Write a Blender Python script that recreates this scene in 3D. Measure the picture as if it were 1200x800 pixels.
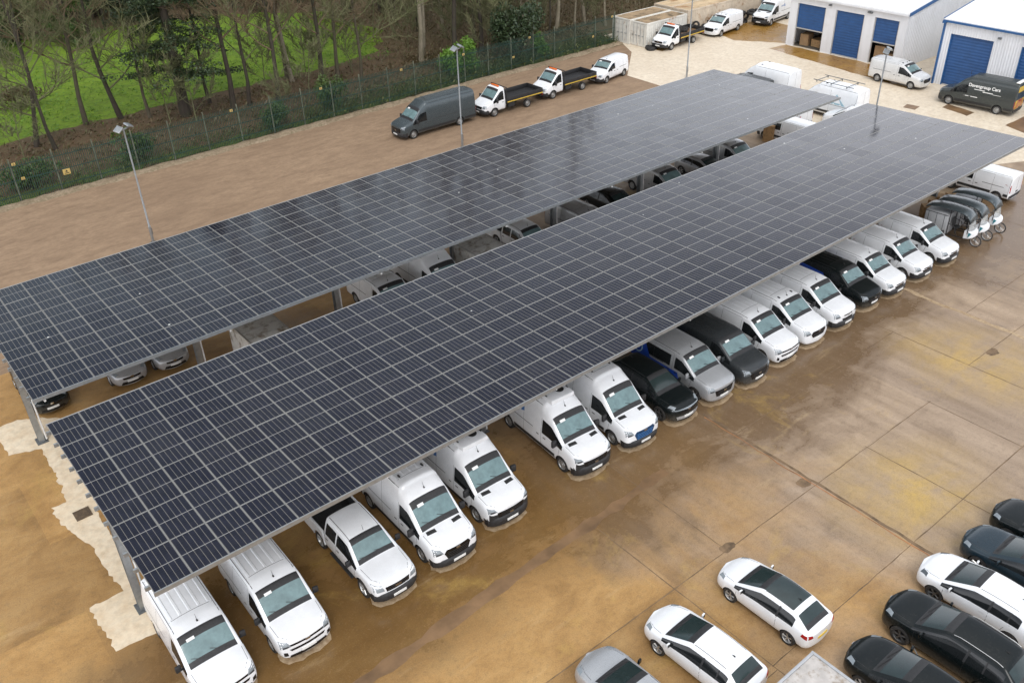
import bpy, bmesh, math, random
from mathutils import Vector, Matrix, Euler
from mathutils.bvhtree import BVHTree
PI = math.pi
random.seed(7)
for o in list(bpy.data.objects): bpy.data.objects.remove(o, do_unlink=True)
SC = bpy.context.scene
COL = SC.collection

# ------------------------------------------------------------------ helpers
def tag(o, label=None, cat=None, group=None, kind=None):
    if label: o['label'] = label
    if cat: o['category'] = cat
    if group: o['group'] = group
    if kind: o['kind'] = kind
    return o

def empty(name, loc=(0, 0, 0), rz=0.0, label=None, cat=None, group=None):
    o = bpy.data.objects.new(name, None)
    o.empty_display_size = 0.3
    COL.objects.link(o)
    o.location = loc
    o.rotation_euler = (0, 0, rz)
    return tag(o, label, cat, group)

KIDS = {}
def setp(o, parent):
    if parent is not None:
        o.parent = parent
        KIDS.setdefault(parent.name, []).append(o)

def copy_tree(o, parent=None):
    c = o.copy()
    COL.objects.link(c)
    if parent is not None: setp(c, parent)
    for ch in KIDS.get(o.name, []):
        copy_tree(ch, c)
    return c

def recolor(root, slotname, mat):
    """give every part of one copied thing another paint (object-linked slots)"""
    for ch in KIDS.get(root.name, []):
        for s in ch.material_slots:
            if s.material and s.material.name == slotname:
                s.link = 'OBJECT'
                s.material = mat
        recolor(ch, slotname, mat)

class MB:
    """collects shapes, builds ONE mesh object"""
    def __init__(s):
        s.v = []; s.f = []; s.m = []; s.uv = None
    def add(s, vs, fs, mi=0):
        b = len(s.v)
        s.v += [tuple(v) for v in vs]
        s.f += [tuple(i + b for i in f) for f in fs]
        s.m += [mi] * len(fs)
        return s
    def box(s, c, d, mi=0, rot=None, taper=None):
        x, y, z = d[0] / 2, d[1] / 2, d[2] / 2
        t = taper or (1, 1)
        vs = [Vector((sx * x * (t[0] if sz > 0 else 1), sy * y * (t[1] if sz > 0 else 1), sz * z)) for sz in (-1, 1) for sy in (-1, 1) for sx in (-1, 1)]
        if rot is not None:
            vs = [rot @ v for v in vs]
        vs = [v + Vector(c) for v in vs]
        return s.add(vs, [(0, 2, 3, 1), (4, 5, 7, 6), (0, 1, 5, 4), (2, 6, 7, 3), (0, 4, 6, 2), (1, 3, 7, 5)], mi)
    def rbox(s, c, d, r=0.03, mi=0, rot=None, seg=2):
        """box with rounded edges"""
        bm = bmesh.new()
        bmesh.ops.create_cube(bm, size=1)
        for v in bm.verts: v.co = Vector((v.co.x * d[0], v.co.y * d[1], v.co.z * d[2]))
        bmesh.ops.bevel(bm, geom=bm.edges[:], offset=r, segments=seg, affect='EDGES', profile=0.5)
        bm.verts.index_update()
        vs = [((rot @ v.co) if rot is not None else v.co) + Vector(c) for v in bm.verts]
        s.add(vs, [[v.index for v in f.verts] for f in bm.faces], mi)
        bm.free()
        return s
    def tube(s, pts, rad, n=6, mi=0, caps=True):
        pts = [Vector(p) for p in pts]
        if not isinstance(rad, (list, tuple)): rad = [rad] * len(pts)
        rings = []
        prev = None
        for i, p in enumerate(pts):
            d = (pts[min(i + 1, len(pts) - 1)] - pts[max(i - 1, 0)])
            if d.length < 1e-9: d = Vector((0, 0, 1))
            d.normalize()
            if prev is None:
                a = Vector((1, 0, 0)) if abs(d.x) < 0.8 else Vector((0, 1, 0))
                u = d.cross(a).normalized()
            else:
                u = prev - d * prev.dot(d)
                u = u.normalized() if u.length > 1e-6 else d.orthogonal().normalized()
            prev = u
            w = d.cross(u)
            rings.append([p + (u * math.cos(2 * PI * k / n) + w * math.sin(2 * PI * k / n)) * rad[i] for k in range(n)])
        vs = [v for r in rings for v in r]
        fs = []
        for i in range(len(rings) - 1):
            for k in range(n):
                fs.append((i * n + k, i * n + (k + 1) % n, (i + 1) * n + (k + 1) % n, (i + 1) * n + k))
        if caps:
            fs.append(tuple(range(n - 1, -1, -1)))
            fs.append(tuple((len(rings) - 1) * n + k for k in range(n)))
        return s.add(vs, fs, mi)
    def lathe(s, prof, n=24, axis='z', c=(0, 0, 0), mi=0, closed=False):
        vs = []; fs = []
        for (r, h) in prof:
            for k in range(n):
                a = 2 * PI * k / n
                p = (r * math.cos(a), r * math.sin(a), h)
                if axis == 'y': p = (p[0], p[2], p[1])
                if axis == 'x': p = (p[2], p[0], p[1])
                vs.append(Vector(p) + Vector(c))
        m = len(prof)
        for i in range(m if closed else m - 1):
            j = (i + 1) % m
            for k in range(n):
                f = (i * n + k, i * n + (k + 1) % n, j * n + (k + 1) % n, j * n + k)
                fs.append(f if axis != 'y' else f[::-1])
        return s.add(vs, fs, mi)
    def prism(s, poly, z0, z1, mi=0):
        n = len(poly)
        vs = [(p[0], p[1], z0) for p in poly] + [(p[0], p[1], z1) for p in poly]
        fs = [tuple(range(n - 1, -1, -1)), tuple(range(n, 2 * n))]
        fs += [(i, (i + 1) % n, n + (i + 1) % n, n + i) for i in range(n)]
        return s.add(vs, fs, mi)
    def extr(s, poly, axis, a, b, mi=0):
        """2D polygon extruded along axis ('x': poly=(y,z), 'y': poly=(x,z))"""
        n = len(poly)
        if axis == 'x': f = lambda p, t: (t, p[0], p[1])
        else: f = lambda p, t: (p[0], t, p[1])
        vs = [f(p, a) for p in poly] + [f(p, b) for p in poly]
        fs = [tuple(range(n - 1, -1, -1)), tuple(range(n, 2 * n))]
        fs += [(i, (i + 1) % n, n + (i + 1) % n, n + i) for i in range(n)]
        return s.add(vs, fs, mi)
    def build(s, name, mats, parent=None, smooth=None, loc=None, fix=True):
        me = bpy.data.meshes.new(name)
        me.from_pydata(s.v, [], s.f)
        if not isinstance(mats, (list, tuple)): mats = [mats]
        for m in mats: me.materials.append(m)
        if len(mats) > 1:
            me.polygons.foreach_set('material_index', s.m)
        if fix:
            bm = bmesh.new(); bm.from_mesh(me)
            bmesh.ops.recalc_face_normals(bm, faces=bm.faces[:])
            bm.to_mesh(me); bm.free()
        if smooth is not None:
            me.polygons.foreach_set('use_smooth', [True] * len(me.polygons))
            me.set_sharp_from_angle(angle=math.radians(smooth))
        me.update()
        o = bpy.data.objects.new(name, me)
        COL.objects.link(o)
        if loc is not None: o.location = loc
        setp(o, parent)
        return o

# ------------------------------------------------------------------ materials
def M(name):
    m = bpy.data.materials.new(name)
    m.use_nodes = True
    nt = m.node_tree
    return m, nt, nt.nodes['Principled BSDF']

def N(nt, typ, **kw):
    n = nt.nodes.new(typ)
    for k, v in kw.items():
        if k.startswith('i_'): n.inputs[k[2:].replace('_', ' ')].default_value = v
        else: setattr(n, k, v)
    return n

def c4(c): return (c[0], c[1], c[2], 1)

def ramp(nt, fac, stops):
    r = N(nt, 'ShaderNodeValToRGB')
    e = r.color_ramp.elements
    while len(e) < len(stops): e.new(0.5)
    for i, (p, c) in enumerate(stops):
        e[i].position = p
        e[i].color = c4(c) if isinstance(c, (tuple, list)) else (c, c, c, 1)
    nt.links.new(fac, r.inputs[0])
    return r.outputs[0]

def mix(nt, fac, a, b, mode='MIX'):
    m = N(nt, 'ShaderNodeMix', data_type='RGBA', blend_type=mode)
    for sock, val in ((m.inputs[0], fac), (m.inputs[6], a), (m.inputs[7], b)):
        if hasattr(val, 'links'): nt.links.new(val, sock)
        elif isinstance(val, (tuple, list)): sock.default_value = c4(val)
        elif sock == m.inputs[0]: sock.default_value = val
        else: sock.default_value = (val, val, val, 1)
    return m.outputs[2]

def math_(nt, op, a, b=0.0, c=0.0, clamp=False):
    m = N(nt, 'ShaderNodeMath', operation=op, use_clamp=clamp)
    for i, val in enumerate((a, b, c)):
        if hasattr(val, 'links'): nt.links.new(val, m.inputs[i])
        else: m.inputs[i].default_value = val
    return m.outputs[0]

def noise(nt, vec, scale, detail=4, rough=0.55, dist=0.0):
    n = N(nt, 'ShaderNodeTexNoise')
    n.inputs['Scale'].default_value = scale
    n.inputs['Detail'].default_value = detail
    n.inputs['Roughness'].default_value = rough
    n.inputs['Distortion'].default_value = dist
    if vec is not None: nt.links.new(vec, n.inputs['Vector'])
    return n.outputs['Fac']

def coords(nt, scale=(1, 1, 1), kind='Object', loc=(0, 0, 0)):
    t = N(nt, 'ShaderNodeTexCoord')
    mp = N(nt, 'ShaderNodeMapping')
    mp.inputs['Scale'].default_value = scale
    mp.inputs['Location'].default_value = loc
    nt.links.new(t.outputs[kind], mp.inputs[0])
    return mp.outputs[0]

def bump(nt, p, h, strength=0.3, dist=0.02):
    b = N(nt, 'ShaderNodeBump')
    b.inputs['Strength'].default_value = strength
    b.inputs['Distance'].default_value = dist
    nt.links.new(h, b.inputs['Height'])
    nt.links.new(b.outputs[0], p.inputs['Normal'])

def simple(name, col, rough=0.5, metal=0.0, var=0.12, scale=6.0, coat=0.0, bmp=0.0, ior=1.5, grime=None, detail=4):
    m, nt, p = M(name)
    v = coords(nt)
    f = noise(nt, v, scale, detail, 0.6)
    lo = tuple(max(0, x * (1 - var)) for x in col); hi = tuple(min(1, x * (1 + var)) for x in col)
    c = ramp(nt, f, [(0.3, lo), (0.7, hi)])
    if grime:
        g = noise(nt, coords(nt, (1, 1, 1), loc=(3.7, 1.1, 9.2)), grime[1], 6, 0.65)
        gm = ramp(nt, g, [(grime[2], 0.0), (grime[2] + 0.15, 1.0)])
        c = mix(nt, gm, c, grime[0])
    nt.links.new(c, p.inputs['Base Color'])
    p.inputs['Roughness'].default_value = rough
    p.inputs['Metallic'].default_value = metal
    p.inputs['IOR'].default_value = ior
    if coat:
        p.inputs['Coat Weight'].default_value = coat
        p.inputs['Coat Roughness'].default_value = 0.06
    if bmp: bump(nt, p, f, bmp, 0.03)
    return m

def paint(name, col, rough=0.32, metal=0.0, dirt=(0.42, 0.36, 0.28), amt=0.10, coat=0.6, ior=1.5):
    """car paint: faint orange-peel tone, road film gathered low on the flanks, water spots on the upper faces"""
    m, nt, p = M(name)
    v = coords(nt)
    f = noise(nt, v, 2.2, 5, 0.6)
    c = ramp(nt, f, [(0.3, tuple(x * 0.93 for x in col)), (0.7, tuple(min(1, x * 1.04) for x in col))])
    sp = noise(nt, coords(nt, (1, 1, 1)), 9.0, 6, 0.7)
    sm = ramp(nt, sp, [(0.52, 0.0), (0.78, amt)])
    c = mix(nt, sm, c, dirt)
    # road film: low on the body (object z below 0.75 m), broken up by noise
    t = N(nt, 'ShaderNodeTexCoord'); sx = N(nt, 'ShaderNodeSeparateXYZ')
    nt.links.new(t.outputs['Object'], sx.inputs[0])
    low = math_(nt, 'MULTIPLY_ADD', sx.outputs[2], -1.8, 1.25, clamp=True)
    film = math_(nt, 'MULTIPLY', low, math_(nt, 'MULTIPLY_ADD', sp, 1.1, -0.2, clamp=True), clamp=True)
    c = mix(nt, math_(nt, 'MULTIPLY', film, 0.55), c, dirt)
    nt.links.new(c, p.inputs['Base Color'])
    dr = noise(nt, v, 55.0, 2, 0.5)
    nt.links.new(ramp(nt, dr, [(0.35, rough * 0.75), (0.7, rough * 1.3)]), p.inputs['Roughness'])
    p.inputs['Metallic'].default_value = metal
    p.inputs['IOR'].default_value = ior
    p.inputs['Coat Weight'].default_value = coat
    p.inputs['Coat Roughness'].default_value = 0.08
    bump(nt, p, dr, 0.02, 0.004)
    return m

MT = {}
MT['white'] = paint('white_paint', (0.82, 0.835, 0.85))
MT['silver'] = paint('silver_paint', (0.42, 0.43, 0.44), 0.34, 0.35)
MT['darkgrey'] = paint('dark_grey_paint', (0.034, 0.039, 0.042), 0.3, 0.2, amt=0.08, coat=0.2)
MT['slate'] = paint('slate_grey_paint', (0.060, 0.078, 0.086), 0.3, 0.3, amt=0.1, coat=0.3)
MT['black'] = paint('black_paint', (0.006, 0.009, 0.0095), 0.2, 0.0, amt=0.03, coat=0.0, ior=1.38)
MT['bluegrey'] = paint('blue_grey_paint', (0.014, 0.030, 0.042), 0.22, 0.2, amt=0.03, coat=0.15)
MT['crafter'] = paint('green_grey_paint', (0.042, 0.050, 0.049), 0.28, 0.2, amt=0.08, coat=0.3)
MT['trim'] = simple('black_plastic', (0.022, 0.022, 0.023), 0.55, var=0.3, scale=12)
MT['gloss'] = simple('gloss_black', (0.008, 0.008, 0.009), 0.12, var=0.3)
MT['rubber'] = simple('tyre_rubber', (0.025, 0.024, 0.023), 0.8, var=0.3, scale=20, grime=((0.10, 0.08, 0.06), 9, 0.55))
MT['alloy'] = simple('alloy_metal', (0.52, 0.52, 0.51), 0.35, 0.7, var=0.1)
MT['steel'] = simple('steel_wheel', (0.36, 0.36, 0.35), 0.42, 0.6, var=0.15, grime=((0.16, 0.12, 0.08), 14, 0.6))
MT['chrome'] = simple('bright_metal', (0.6, 0.6, 0.6), 0.15, 1.0, var=0.05)
MT['plate'] = simple('white_plate', (0.75, 0.75, 0.72), 0.4, var=0.06)
MT['plate_y'] = simple('yellow_plate', (0.75, 0.52, 0.05), 0.4, var=0.06)
MT['red'] = simple('red_lens', (0.35, 0.012, 0.012), 0.15, var=0.2, coat=0.6)
MT['amber'] = simple('amber_lens', (0.75, 0.16, 0.02), 0.2, var=0.2)
MT['paper'] = simple('white_paper', (0.78, 0.78, 0.76), 0.7, var=0.05)
MT['blue_vinyl'] = simple('blue_vinyl', (0.012, 0.055, 0.33), 0.35, var=0.2)
MT['blue_grille'] = simple('blue_black_grille', (0.012, 0.05, 0.12), 0.25, var=0.3)
MT['logo_blue'] = simple('logo_blue', (0.05, 0.17, 0.42), 0.4, var=0.1)
MT['pale_blue'] = simple('pale_blue_vinyl', (0.30, 0.48, 0.56), 0.45, var=0.1)
MT['teal'] = simple('teal_vinyl', (0.02, 0.16, 0.20), 0.4, var=0.1)

def glassmat(name, col, rough, ior, droplets=0.0):
    m, nt, p = M(name)
    v = coords(nt)
    f = noise(nt, v, 3.0, 4, 0.6)
    c = ramp(nt, f, [(0.3, tuple(x * 0.8 for x in col)), (0.7, tuple(x * 1.2 for x in col))])
    nt.links.new(c, p.inputs['Base Color'])
    p.inputs['IOR'].default_value = ior
    if droplets:
        d = noise(nt, v, 38.0, 3, 0.6)
        nt.links.new(ramp(nt, d, [(0.4, rough), (0.65, rough + droplets)]), p.inputs['Roughness'])
        bump(nt, p, d, 0.06, 0.006)
    else: p.inputs['Roughness'].default_value = rough
    return m
MT['screen'] = glassmat('windscreen_glass', (0.14, 0.22, 0.225), 0.06, 1.7, 0.2)  # pale teal base puts part of the sky reflection into the colour
MT['screen_dark'] = glassmat('tinted_screen_glass', (0.02, 0.034, 0.034), 0.04, 1.6, 0.12)
MT['side'] = glassmat('side_glass', (0.012, 0.014, 0.015), 0.05, 1.5)
MT['lamp'] = glassmat('headlamp_glass', (0.24, 0.27, 0.29), 0.06, 1.6)
MT['dark_lamp'] = glassmat('smoked_headlamp', (0.08, 0.09, 0.1), 0.06, 1.6)

MT['galv'] = simple('galvanised_steel', (0.34, 0.36, 0.37), 0.42, 0.7, var=0.15, scale=4, detail=6)
MT['galv_dark'] = simple('dull_galvanised_steel', (0.16, 0.17, 0.175), 0.5, 0.5, var=0.2, scale=3)
MT['alu'] = simple('anodised_aluminium', (0.50, 0.50, 0.49), 0.4, 0.5, var=0.1)

# ------------------------------------------------------------------ camera (solved from the vanishing points and the panel grid)
F_PX = 1057.52
RC = ((0.77356225, -0.63314664, -0.0269587), (-0.35958577, -0.40350863, -0.84135537), (0.52182326, 0.66053472, -0.53980956))
CAM = Vector((-2.96376, -31.60209, 24.80391))

def G(u, v, z=0.0):
    """point of the site, at height z, seen at a position of the 1200x800 photograph"""
    d = ((u - 600) / F_PX, (v - 400) / F_PX, 1.0)
    w = Vector([sum(RC[k][j] * d[k] for k in range(3)) for j in range(3)])
    t = (z - CAM.z) / w.z
    return CAM + w * t

cd = bpy.data.cameras.new('camera')
cam = bpy.data.objects.new('camera', cd)
COL.objects.link(cam)
cd.sensor_width = 36.0
cd.sensor_fit = 'HORIZONTAL'
cd.lens = 36.0 * F_PX / 1200.0
cd.clip_start = 0.5
cd.clip_end = 3000
r_, d_, f_ = Vector(RC[0]), -Vector(RC[1]), -Vector(RC[2])
cam.matrix_world = Matrix(((r_.x, d_.x, f_.x, CAM.x), (r_.y, d_.y, f_.y, CAM.y), (r_.z, d_.z, f_.z, CAM.z), (0, 0, 0, 1)))
SC.camera = cam

# ------------------------------------------------------------------ light: flat overcast daylight
W = bpy.data.worlds.new('World')
SC.world = W
W.use_nodes = True
wn = W.node_tree
bg = wn.nodes['Background']
sky = N(wn, 'ShaderNodeTexSky')
sky.sky_type = 'NISHITA'
sky.sun_disc = False
SUN_EL, SUN_AZ = math.radians(48), math.radians(215)
sky.sun_elevation = SUN_EL
sky.sun_rotation = SUN_AZ
sky.air_density = 1.0; sky.dust_density = 3.5; sky.ozone_density = 1.0
hs = N(wn, 'ShaderNodeHueSaturation')
hs.inputs['Saturation'].default_value = 0.22
wn.links.new(sky.outputs[0], hs.inputs['Color'])
# a closed cloud sheet lies over the blue: pale low down, dimmed higher up for the panel reflections, a little brighter in places
tcw = N(wn, 'ShaderNodeTexCoord')
cl = noise(wn, tcw.outputs['Generated'], 2.2, 5, 0.55)
sz = N(wn, 'ShaderNodeSeparateXYZ'); wn.links.new(tcw.outputs['Generated'], sz.inputs[0])
deck = ramp(wn, sz.outputs[2], [(0.0, (1.30, 1.31, 1.36)), (0.29, (1.22, 1.24, 1.32)), (0.37, (0.82, 0.85, 0.93)), (0.45, (0.44, 0.475, 0.54)), (0.64, (0.42, 0.45, 0.51)), (0.80, (0.66, 0.67, 0.70)), (1.0, (0.86, 0.865, 0.88))])
bank = ramp(wn, sz.outputs[1], [(0.48, (1.0, 1.0, 1.0)), (0.70, (0.76, 0.79, 0.80)), (0.90, (0.40, 0.47, 0.48))])      # unseen darkening of the sky over the wood, added to deepen the panel reflections
deck = mix(wn, 1.0, deck, bank, 'MULTIPLY')
vary = ramp(wn, cl, [(0.30, (0.84, 0.845, 0.86)), (0.70, (1.0, 1.0, 1.0))])
deck = mix(wn, 1.0, deck, vary, 'MULTIPLY')
cloud = mix(wn, 1.0, deck, (12.0, 12.0, 12.0), 'MULTIPLY')
wn.links.new(mix(wn, 0.85, hs.outputs[0], cloud), bg.inputs[0])
bg.inputs[1].default_value = 0.14
sl = bpy.data.lights.new('sun', 'SUN')
sl.energy = 1.0
sl.angle = math.radians(25)
sl.color = (1.0, 0.975, 0.94)
so = bpy.data.objects.new('sun', sl)
COL.objects.link(so)
sd = Vector((math.sin(SUN_AZ) * math.cos(SUN_EL), math.cos(SUN_AZ) * math.cos(SUN_EL), math.sin(SUN_EL)))
so.rotation_euler = sd.to_track_quat('Z', 'Y').to_euler()
so.location = (0, 0, 60)
SC.view_settings.view_transform = 'Standard'
SC.view_settings.look = 'None'
SC.view_settings.exposure = 0.30
SC.view_settings.gamma = 1.0
SC.view_settings.use_curve_mapping = False
SC.render.engine = 'CYCLES'

# ------------------------------------------------------------------ vehicles: lofted body cage -> subdivided shell with real wheel wells -> parts draped on it
def st(x, zb, wb, p1, p2, p3, p4, p5, zc, p0=None):
    """one station: bottom, then (half width, height) of sill, flank, belt, window head, roof edge, and crown height"""
    return dict(x=x, pts=[(0, zb), (wb, zb), p1, p2, p3, p4, p5, (p5[0] * 0.55, zc - (zc - p5[1]) * 0.22), (0, zc)])

def cage(stations, matfn, bow_f=0.05, bow_r=0.02):
    bm = bmesh.new()
    rings = []
    for s in stations:
        r = [bm.verts.new((s['x'], w, z)) for (w, z) in s['pts']]
        r += [bm.verts.new((s['x'], -w, z)) for (w, z) in s['pts'][7:0:-1]]
        rings.append(r)
    ns = len(stations)
    for i in range(ns - 1):
        a, b = rings[i], rings[i + 1]
        for k in range(16):
            seg = k if k < 8 else 15 - k
            f = bm.faces.new((a[k], a[(k + 1) % 16], b[(k + 1) % 16], b[k]))
            f.material_index = matfn(i, seg)
    for ri, bow, fi in ((0, bow_f, 0), (ns - 1, -bow_r, ns - 2)):
        r = rings[ri]; s = stations[ri]
        c = [r[0]] + [bm.verts.new((s['x'] + bow, 0, s['pts'][k][1])) for k in range(1, 8)] + [r[8]]
        for k in range(8):
            L = [r[k], r[k + 1], c[k + 1], c[k]]
            R = [r[(16 - k) % 16], r[16 - k - 1], c[k + 1], c[k]]
            for q in (L, R):
                q2 = []
                for v in q:
                    if v not in q2: q2.append(v)
                f = bm.faces.new(q2)
                f.material_index = matfn(fi if ri else -1, k)
    bmesh.ops.recalc_face_normals(bm, faces=bm.faces[:])
    me = bpy.data.meshes.new('cage')
    bm.to_mesh(me); bm.free()
    return me

class Body:
    def __init__(s, stations, matfn, wells, nslots=8, bow_f=0.05, bow_r=0.02, level=2):
        me = cage(stations, matfn, bow_f, bow_r)
        for k in range(nslots): me.materials.append(MT['trim'])
        o = bpy.data.objects.new('cage', me); COL.objects.link(o)
        sub = o.modifiers.new('s', 'SUBSURF'); sub.levels = level; sub.render_levels = level
        cut = None
        if wells:
            mb = MB()
            for (x, r, z, yi, yo) in wells:
                for sg in (1, -1):
                    mb.lathe([(0.001, yi * sg), (r, yi * sg), (r, yo * sg), (0.001, yo * sg)], 28, 'y', (x, 0, z), 4)
            cut = mb.build('cutter', [MT['trim']] * nslots)
            cut.data.polygons.foreach_set('material_index', [4] * len(cut.data.polygons))
            b = o.modifiers.new('b', 'BOOLEAN'); b.operation = 'DIFFERENCE'; b.object = cut; b.solver = 'EXACT'
        dg = bpy.context.evaluated_depsgraph_get()
        ev = o.evaluated_get(dg)
        em = bpy.data.meshes.new_from_object(ev)
        s.bm = bmesh.new(); s.bm.from_mesh(em)
        s.bm.faces.ensure_lookup_table()
        s.tree = BVHTree.FromBMesh(s.bm)
        bpy.data.objects.remove(o, do_unlink=True)
        if cut: bpy.data.objects.remove(cut, do_unlink=True)
        bpy.data.meshes.remove(em); bpy.data.meshes.remove(me)
        s.extra = MB()          # seams, ribs and swage lines that belong to the body mesh
        s.extra_light = MB()
    def cast(s, mode, a, b):
        o, d = {'L': ((a, 4, b), (0, -1, 0)), 'R': ((a, -4, b), (0, 1, 0)), 'T': ((a, b, 8), (0, 0, -1)),
                'F': ((8, a, b), (-1, 0, 0)), 'B': ((-8, a, b), (1, 0, 0))}[mode]
        h = s.tree.ray_cast(Vector(o), Vector(d))
        if h[0] is None:
            p = {'L': (a, 1, b), 'R': (a, -1, b), 'T': (a, b, 2), 'F': (2.5, a, b), 'B': (-2.5, a, b)}[mode]
            h = s.tree.find_nearest(Vector(p))
        return h[0], h[1]
    def patch(s, mb, mode, q, n=4, m=3, off=0.008, mi=0):
        """four-cornered piece laid on the body and stood off from it, with a rim"""
        vs = []
        for j in range(m + 1):
            for i in range(n + 1):
                u, v = i / n, j / m
                a = (q[0][0] * (1 - u) + q[1][0] * u) * (1 - v) + (q[3][0] * (1 - u) + q[2][0] * u) * v
                b = (q[0][1] * (1 - u) + q[1][1] * u) * (1 - v) + (q[3][1] * (1 - u) + q[2][1] * u) * v
                p, nn = s.cast(mode, a, b)
                vs.append((p + nn * off, p - nn * 0.012))
        W_ = n + 1
        top = [v[0] for v in vs]
        fs = [(j * W_ + i, j * W_ + i + 1, (j + 1) * W_ + i + 1, (j + 1) * W_ + i) for j in range(m) for i in range(n)]
        ring = [i for i in range(W_)] + [j * W_ + n for j in range(1, m + 1)] + [m * W_ + i for i in range(n - 1, -1, -1)] + [j * W_ for j in range(m - 1, 0, -1)]
        low = [vs[i][1] for i in ring]
        nb = len(top)
        L = len(ring)
        fs += [(ring[k], nb + k, nb + (k + 1) % L, ring[(k + 1) % L]) for k in range(L)]
        mb.add(top + low, fs, mi)
    def line(s, mode, pts, w=0.012, off=0.002, mb=None, mi=1):
        """thin band along a polyline (in the projection's own 2D)"""
        P = []
        for i in range(len(pts) - 1):
            a, b = Vector(pts[i]), Vector(pts[i + 1])
            k = max(1, int((b - a).length / 0.12))
            P += [a.lerp(b, t / k) for t in range(k)]
        P.append(Vector(pts[-1]))
        mb = mb or s.extra
        vs = []
        for i, p in enumerate(P):
            d = (P[min(i + 1, len(P) - 1)] - P[max(0, i - 1)]).normalized()
            nrm = Vector((-d.y, d.x)) * w / 2
            for q in (p + nrm, p - nrm):
                h, nn = s.cast(mode, q.x, q.y)
                vs.append(h + nn * off)
        mb.add(vs, [(2 * i, 2 * i + 1, 2 * i + 3, 2 * i + 2) for i in range(len(P) - 1)], mi)
    def both(s, fn, *a, **k):
        fn('L', *a, **k); fn('R', *a, **k)
    def split(s, root, paintmat, names):
        """one mesh object per material group; names: index -> (name, materials, split left/right)"""
        groups = {}
        for f in s.bm.faces:
            i = f.material_index
            key = (0, 0) if i in (0, 4, 6) else (i, (1 if f.calc_center_median().y > 0 else -1) if names.get(i, ('', None, False))[2] else 0)
            groups.setdefault(key, []).append(f)
        out = {}
        for key, fs in groups.items():
            mb = MB(); vm = {}
            for f in fs:
                idx = []
                for v in f.verts:
                    if v not in vm: vm[v] = len(mb.v); mb.v.append(tuple(v.co))
                    idx.append(vm[v])
                mb.f.append(tuple(idx)); mb.m.append(1 if f.material_index in (4, 6) else 0)
            if key[0] == 0:
                n0 = len(mb.m)
                mb.add(s.extra.v, s.extra.f); mb.m[n0:] = list(s.extra.m)
                o = mb.build('body', [paintmat, MT['trim'], MT['steel']], root, 38, fix=False)
            else:
                nm, mt, _ = names[key[0]]
                o = mb.build(nm, mt, root, 50, fix=False)
            out[key] = o
        return out

WHEELS = {}
def wheel_proto(kind, R, w):
    key = (kind, round(R, 3), w)
    if key in WHEELS: return WHEELS[key]
    ty = MB()
    h = w / 2
    ty.lathe([(R * 0.66, -h * 0.8), (R * 0.70, -h * 0.98), (R * 0.86, -h), (R * 0.97, -h * 0.84), (R, -h * 0.6), (R, h * 0.6), (R * 0.97, h * 0.84), (R * 0.86, h), (R * 0.70, h * 0.98), (R * 0.66, h * 0.8)], 28, 'y', closed=True)
    rm = MB()
    if kind == 'steel':
        rm.lathe([(R * 0.67, h * 0.82), (R * 0.63, h * 0.86), (R * 0.58, h * 0.60), (R * 0.46, h * 0.52), (R * 0.40, h * 0.72), (R * 0.22, h * 0.78), (R * 0.17, h * 0.95), (0.001, h * 0.97)], 28, 'y')
        for k in range(10):
            a = 2 * PI * k / 10
            rm.box((R * 0.5 * math.cos(a), h * 0.62, R * 0.5 * math.sin(a)), (R * 0.10, 0.012, R * 0.07), 1, Matrix.Rotation(-a, 3, 'Y'))
    else:
        rm.lathe([(R * 0.69, h * 0.84), (R * 0.655, h * 0.88), (R * 0.60, h * 0.5), (R * 0.60, -h * 0.2)], 28, 'y')
        rm.lathe([(R * 0.62, -h * 0.1), (0.001, -h * 0.1)], 20, 'y', mi=1)
        rm.lathe([(R * 0.15, h * 0.2), (R * 0.15, h * 0.66), (0.001, h * 0.70)], 14, 'y')
        nsp = 5
        for k in range(nsp):
            for dd in (-0.13, 0.13):
                a = 2 * PI * k / nsp + 0.3
                p0 = Vector((math.cos(a) * R * 0.12, h * 0.55, math.sin(a) * R * 0.12))
                p1 = Vector((math.cos(a + dd) * R * 0.63, h * 0.74, math.sin(a + dd) * R * 0.63))
                rm.tube([p0, p1], [R * 0.06, R * 0.045], 5)
    WHEELS[key] = (ty, rm)
    return WHEELS[key]

def add_wheels(root, axles, track, R, w, kind, mrim='steel', dual=False):
    ty, rm = wheel_proto(kind, R, w)
    meshes = WHEELS.get(('m', kind, R, w, mrim))
    for x in axles:
        for sg in (1, -1):
            if meshes is None:
                t = ty.build('wheel', MT['rubber'], root, 40)
                r = rm.build('rim', [MT[mrim], MT['trim']], t, 40)
                meshes = WHEELS[('m', kind, R, w, mrim)] = (t.data, r.data)
            else:
                t = bpy.data.objects.new('wheel', meshes[0]); COL.objects.link(t); setp(t, root)
                r = bpy.data.objects.new('rim', meshes[1]); COL.objects.link(r); setp(r, t)
            t.location = (x, sg * track, R)
            t.rotation_euler = (0, random.uniform(0, 6), 0 if sg > 0 else PI)

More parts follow.
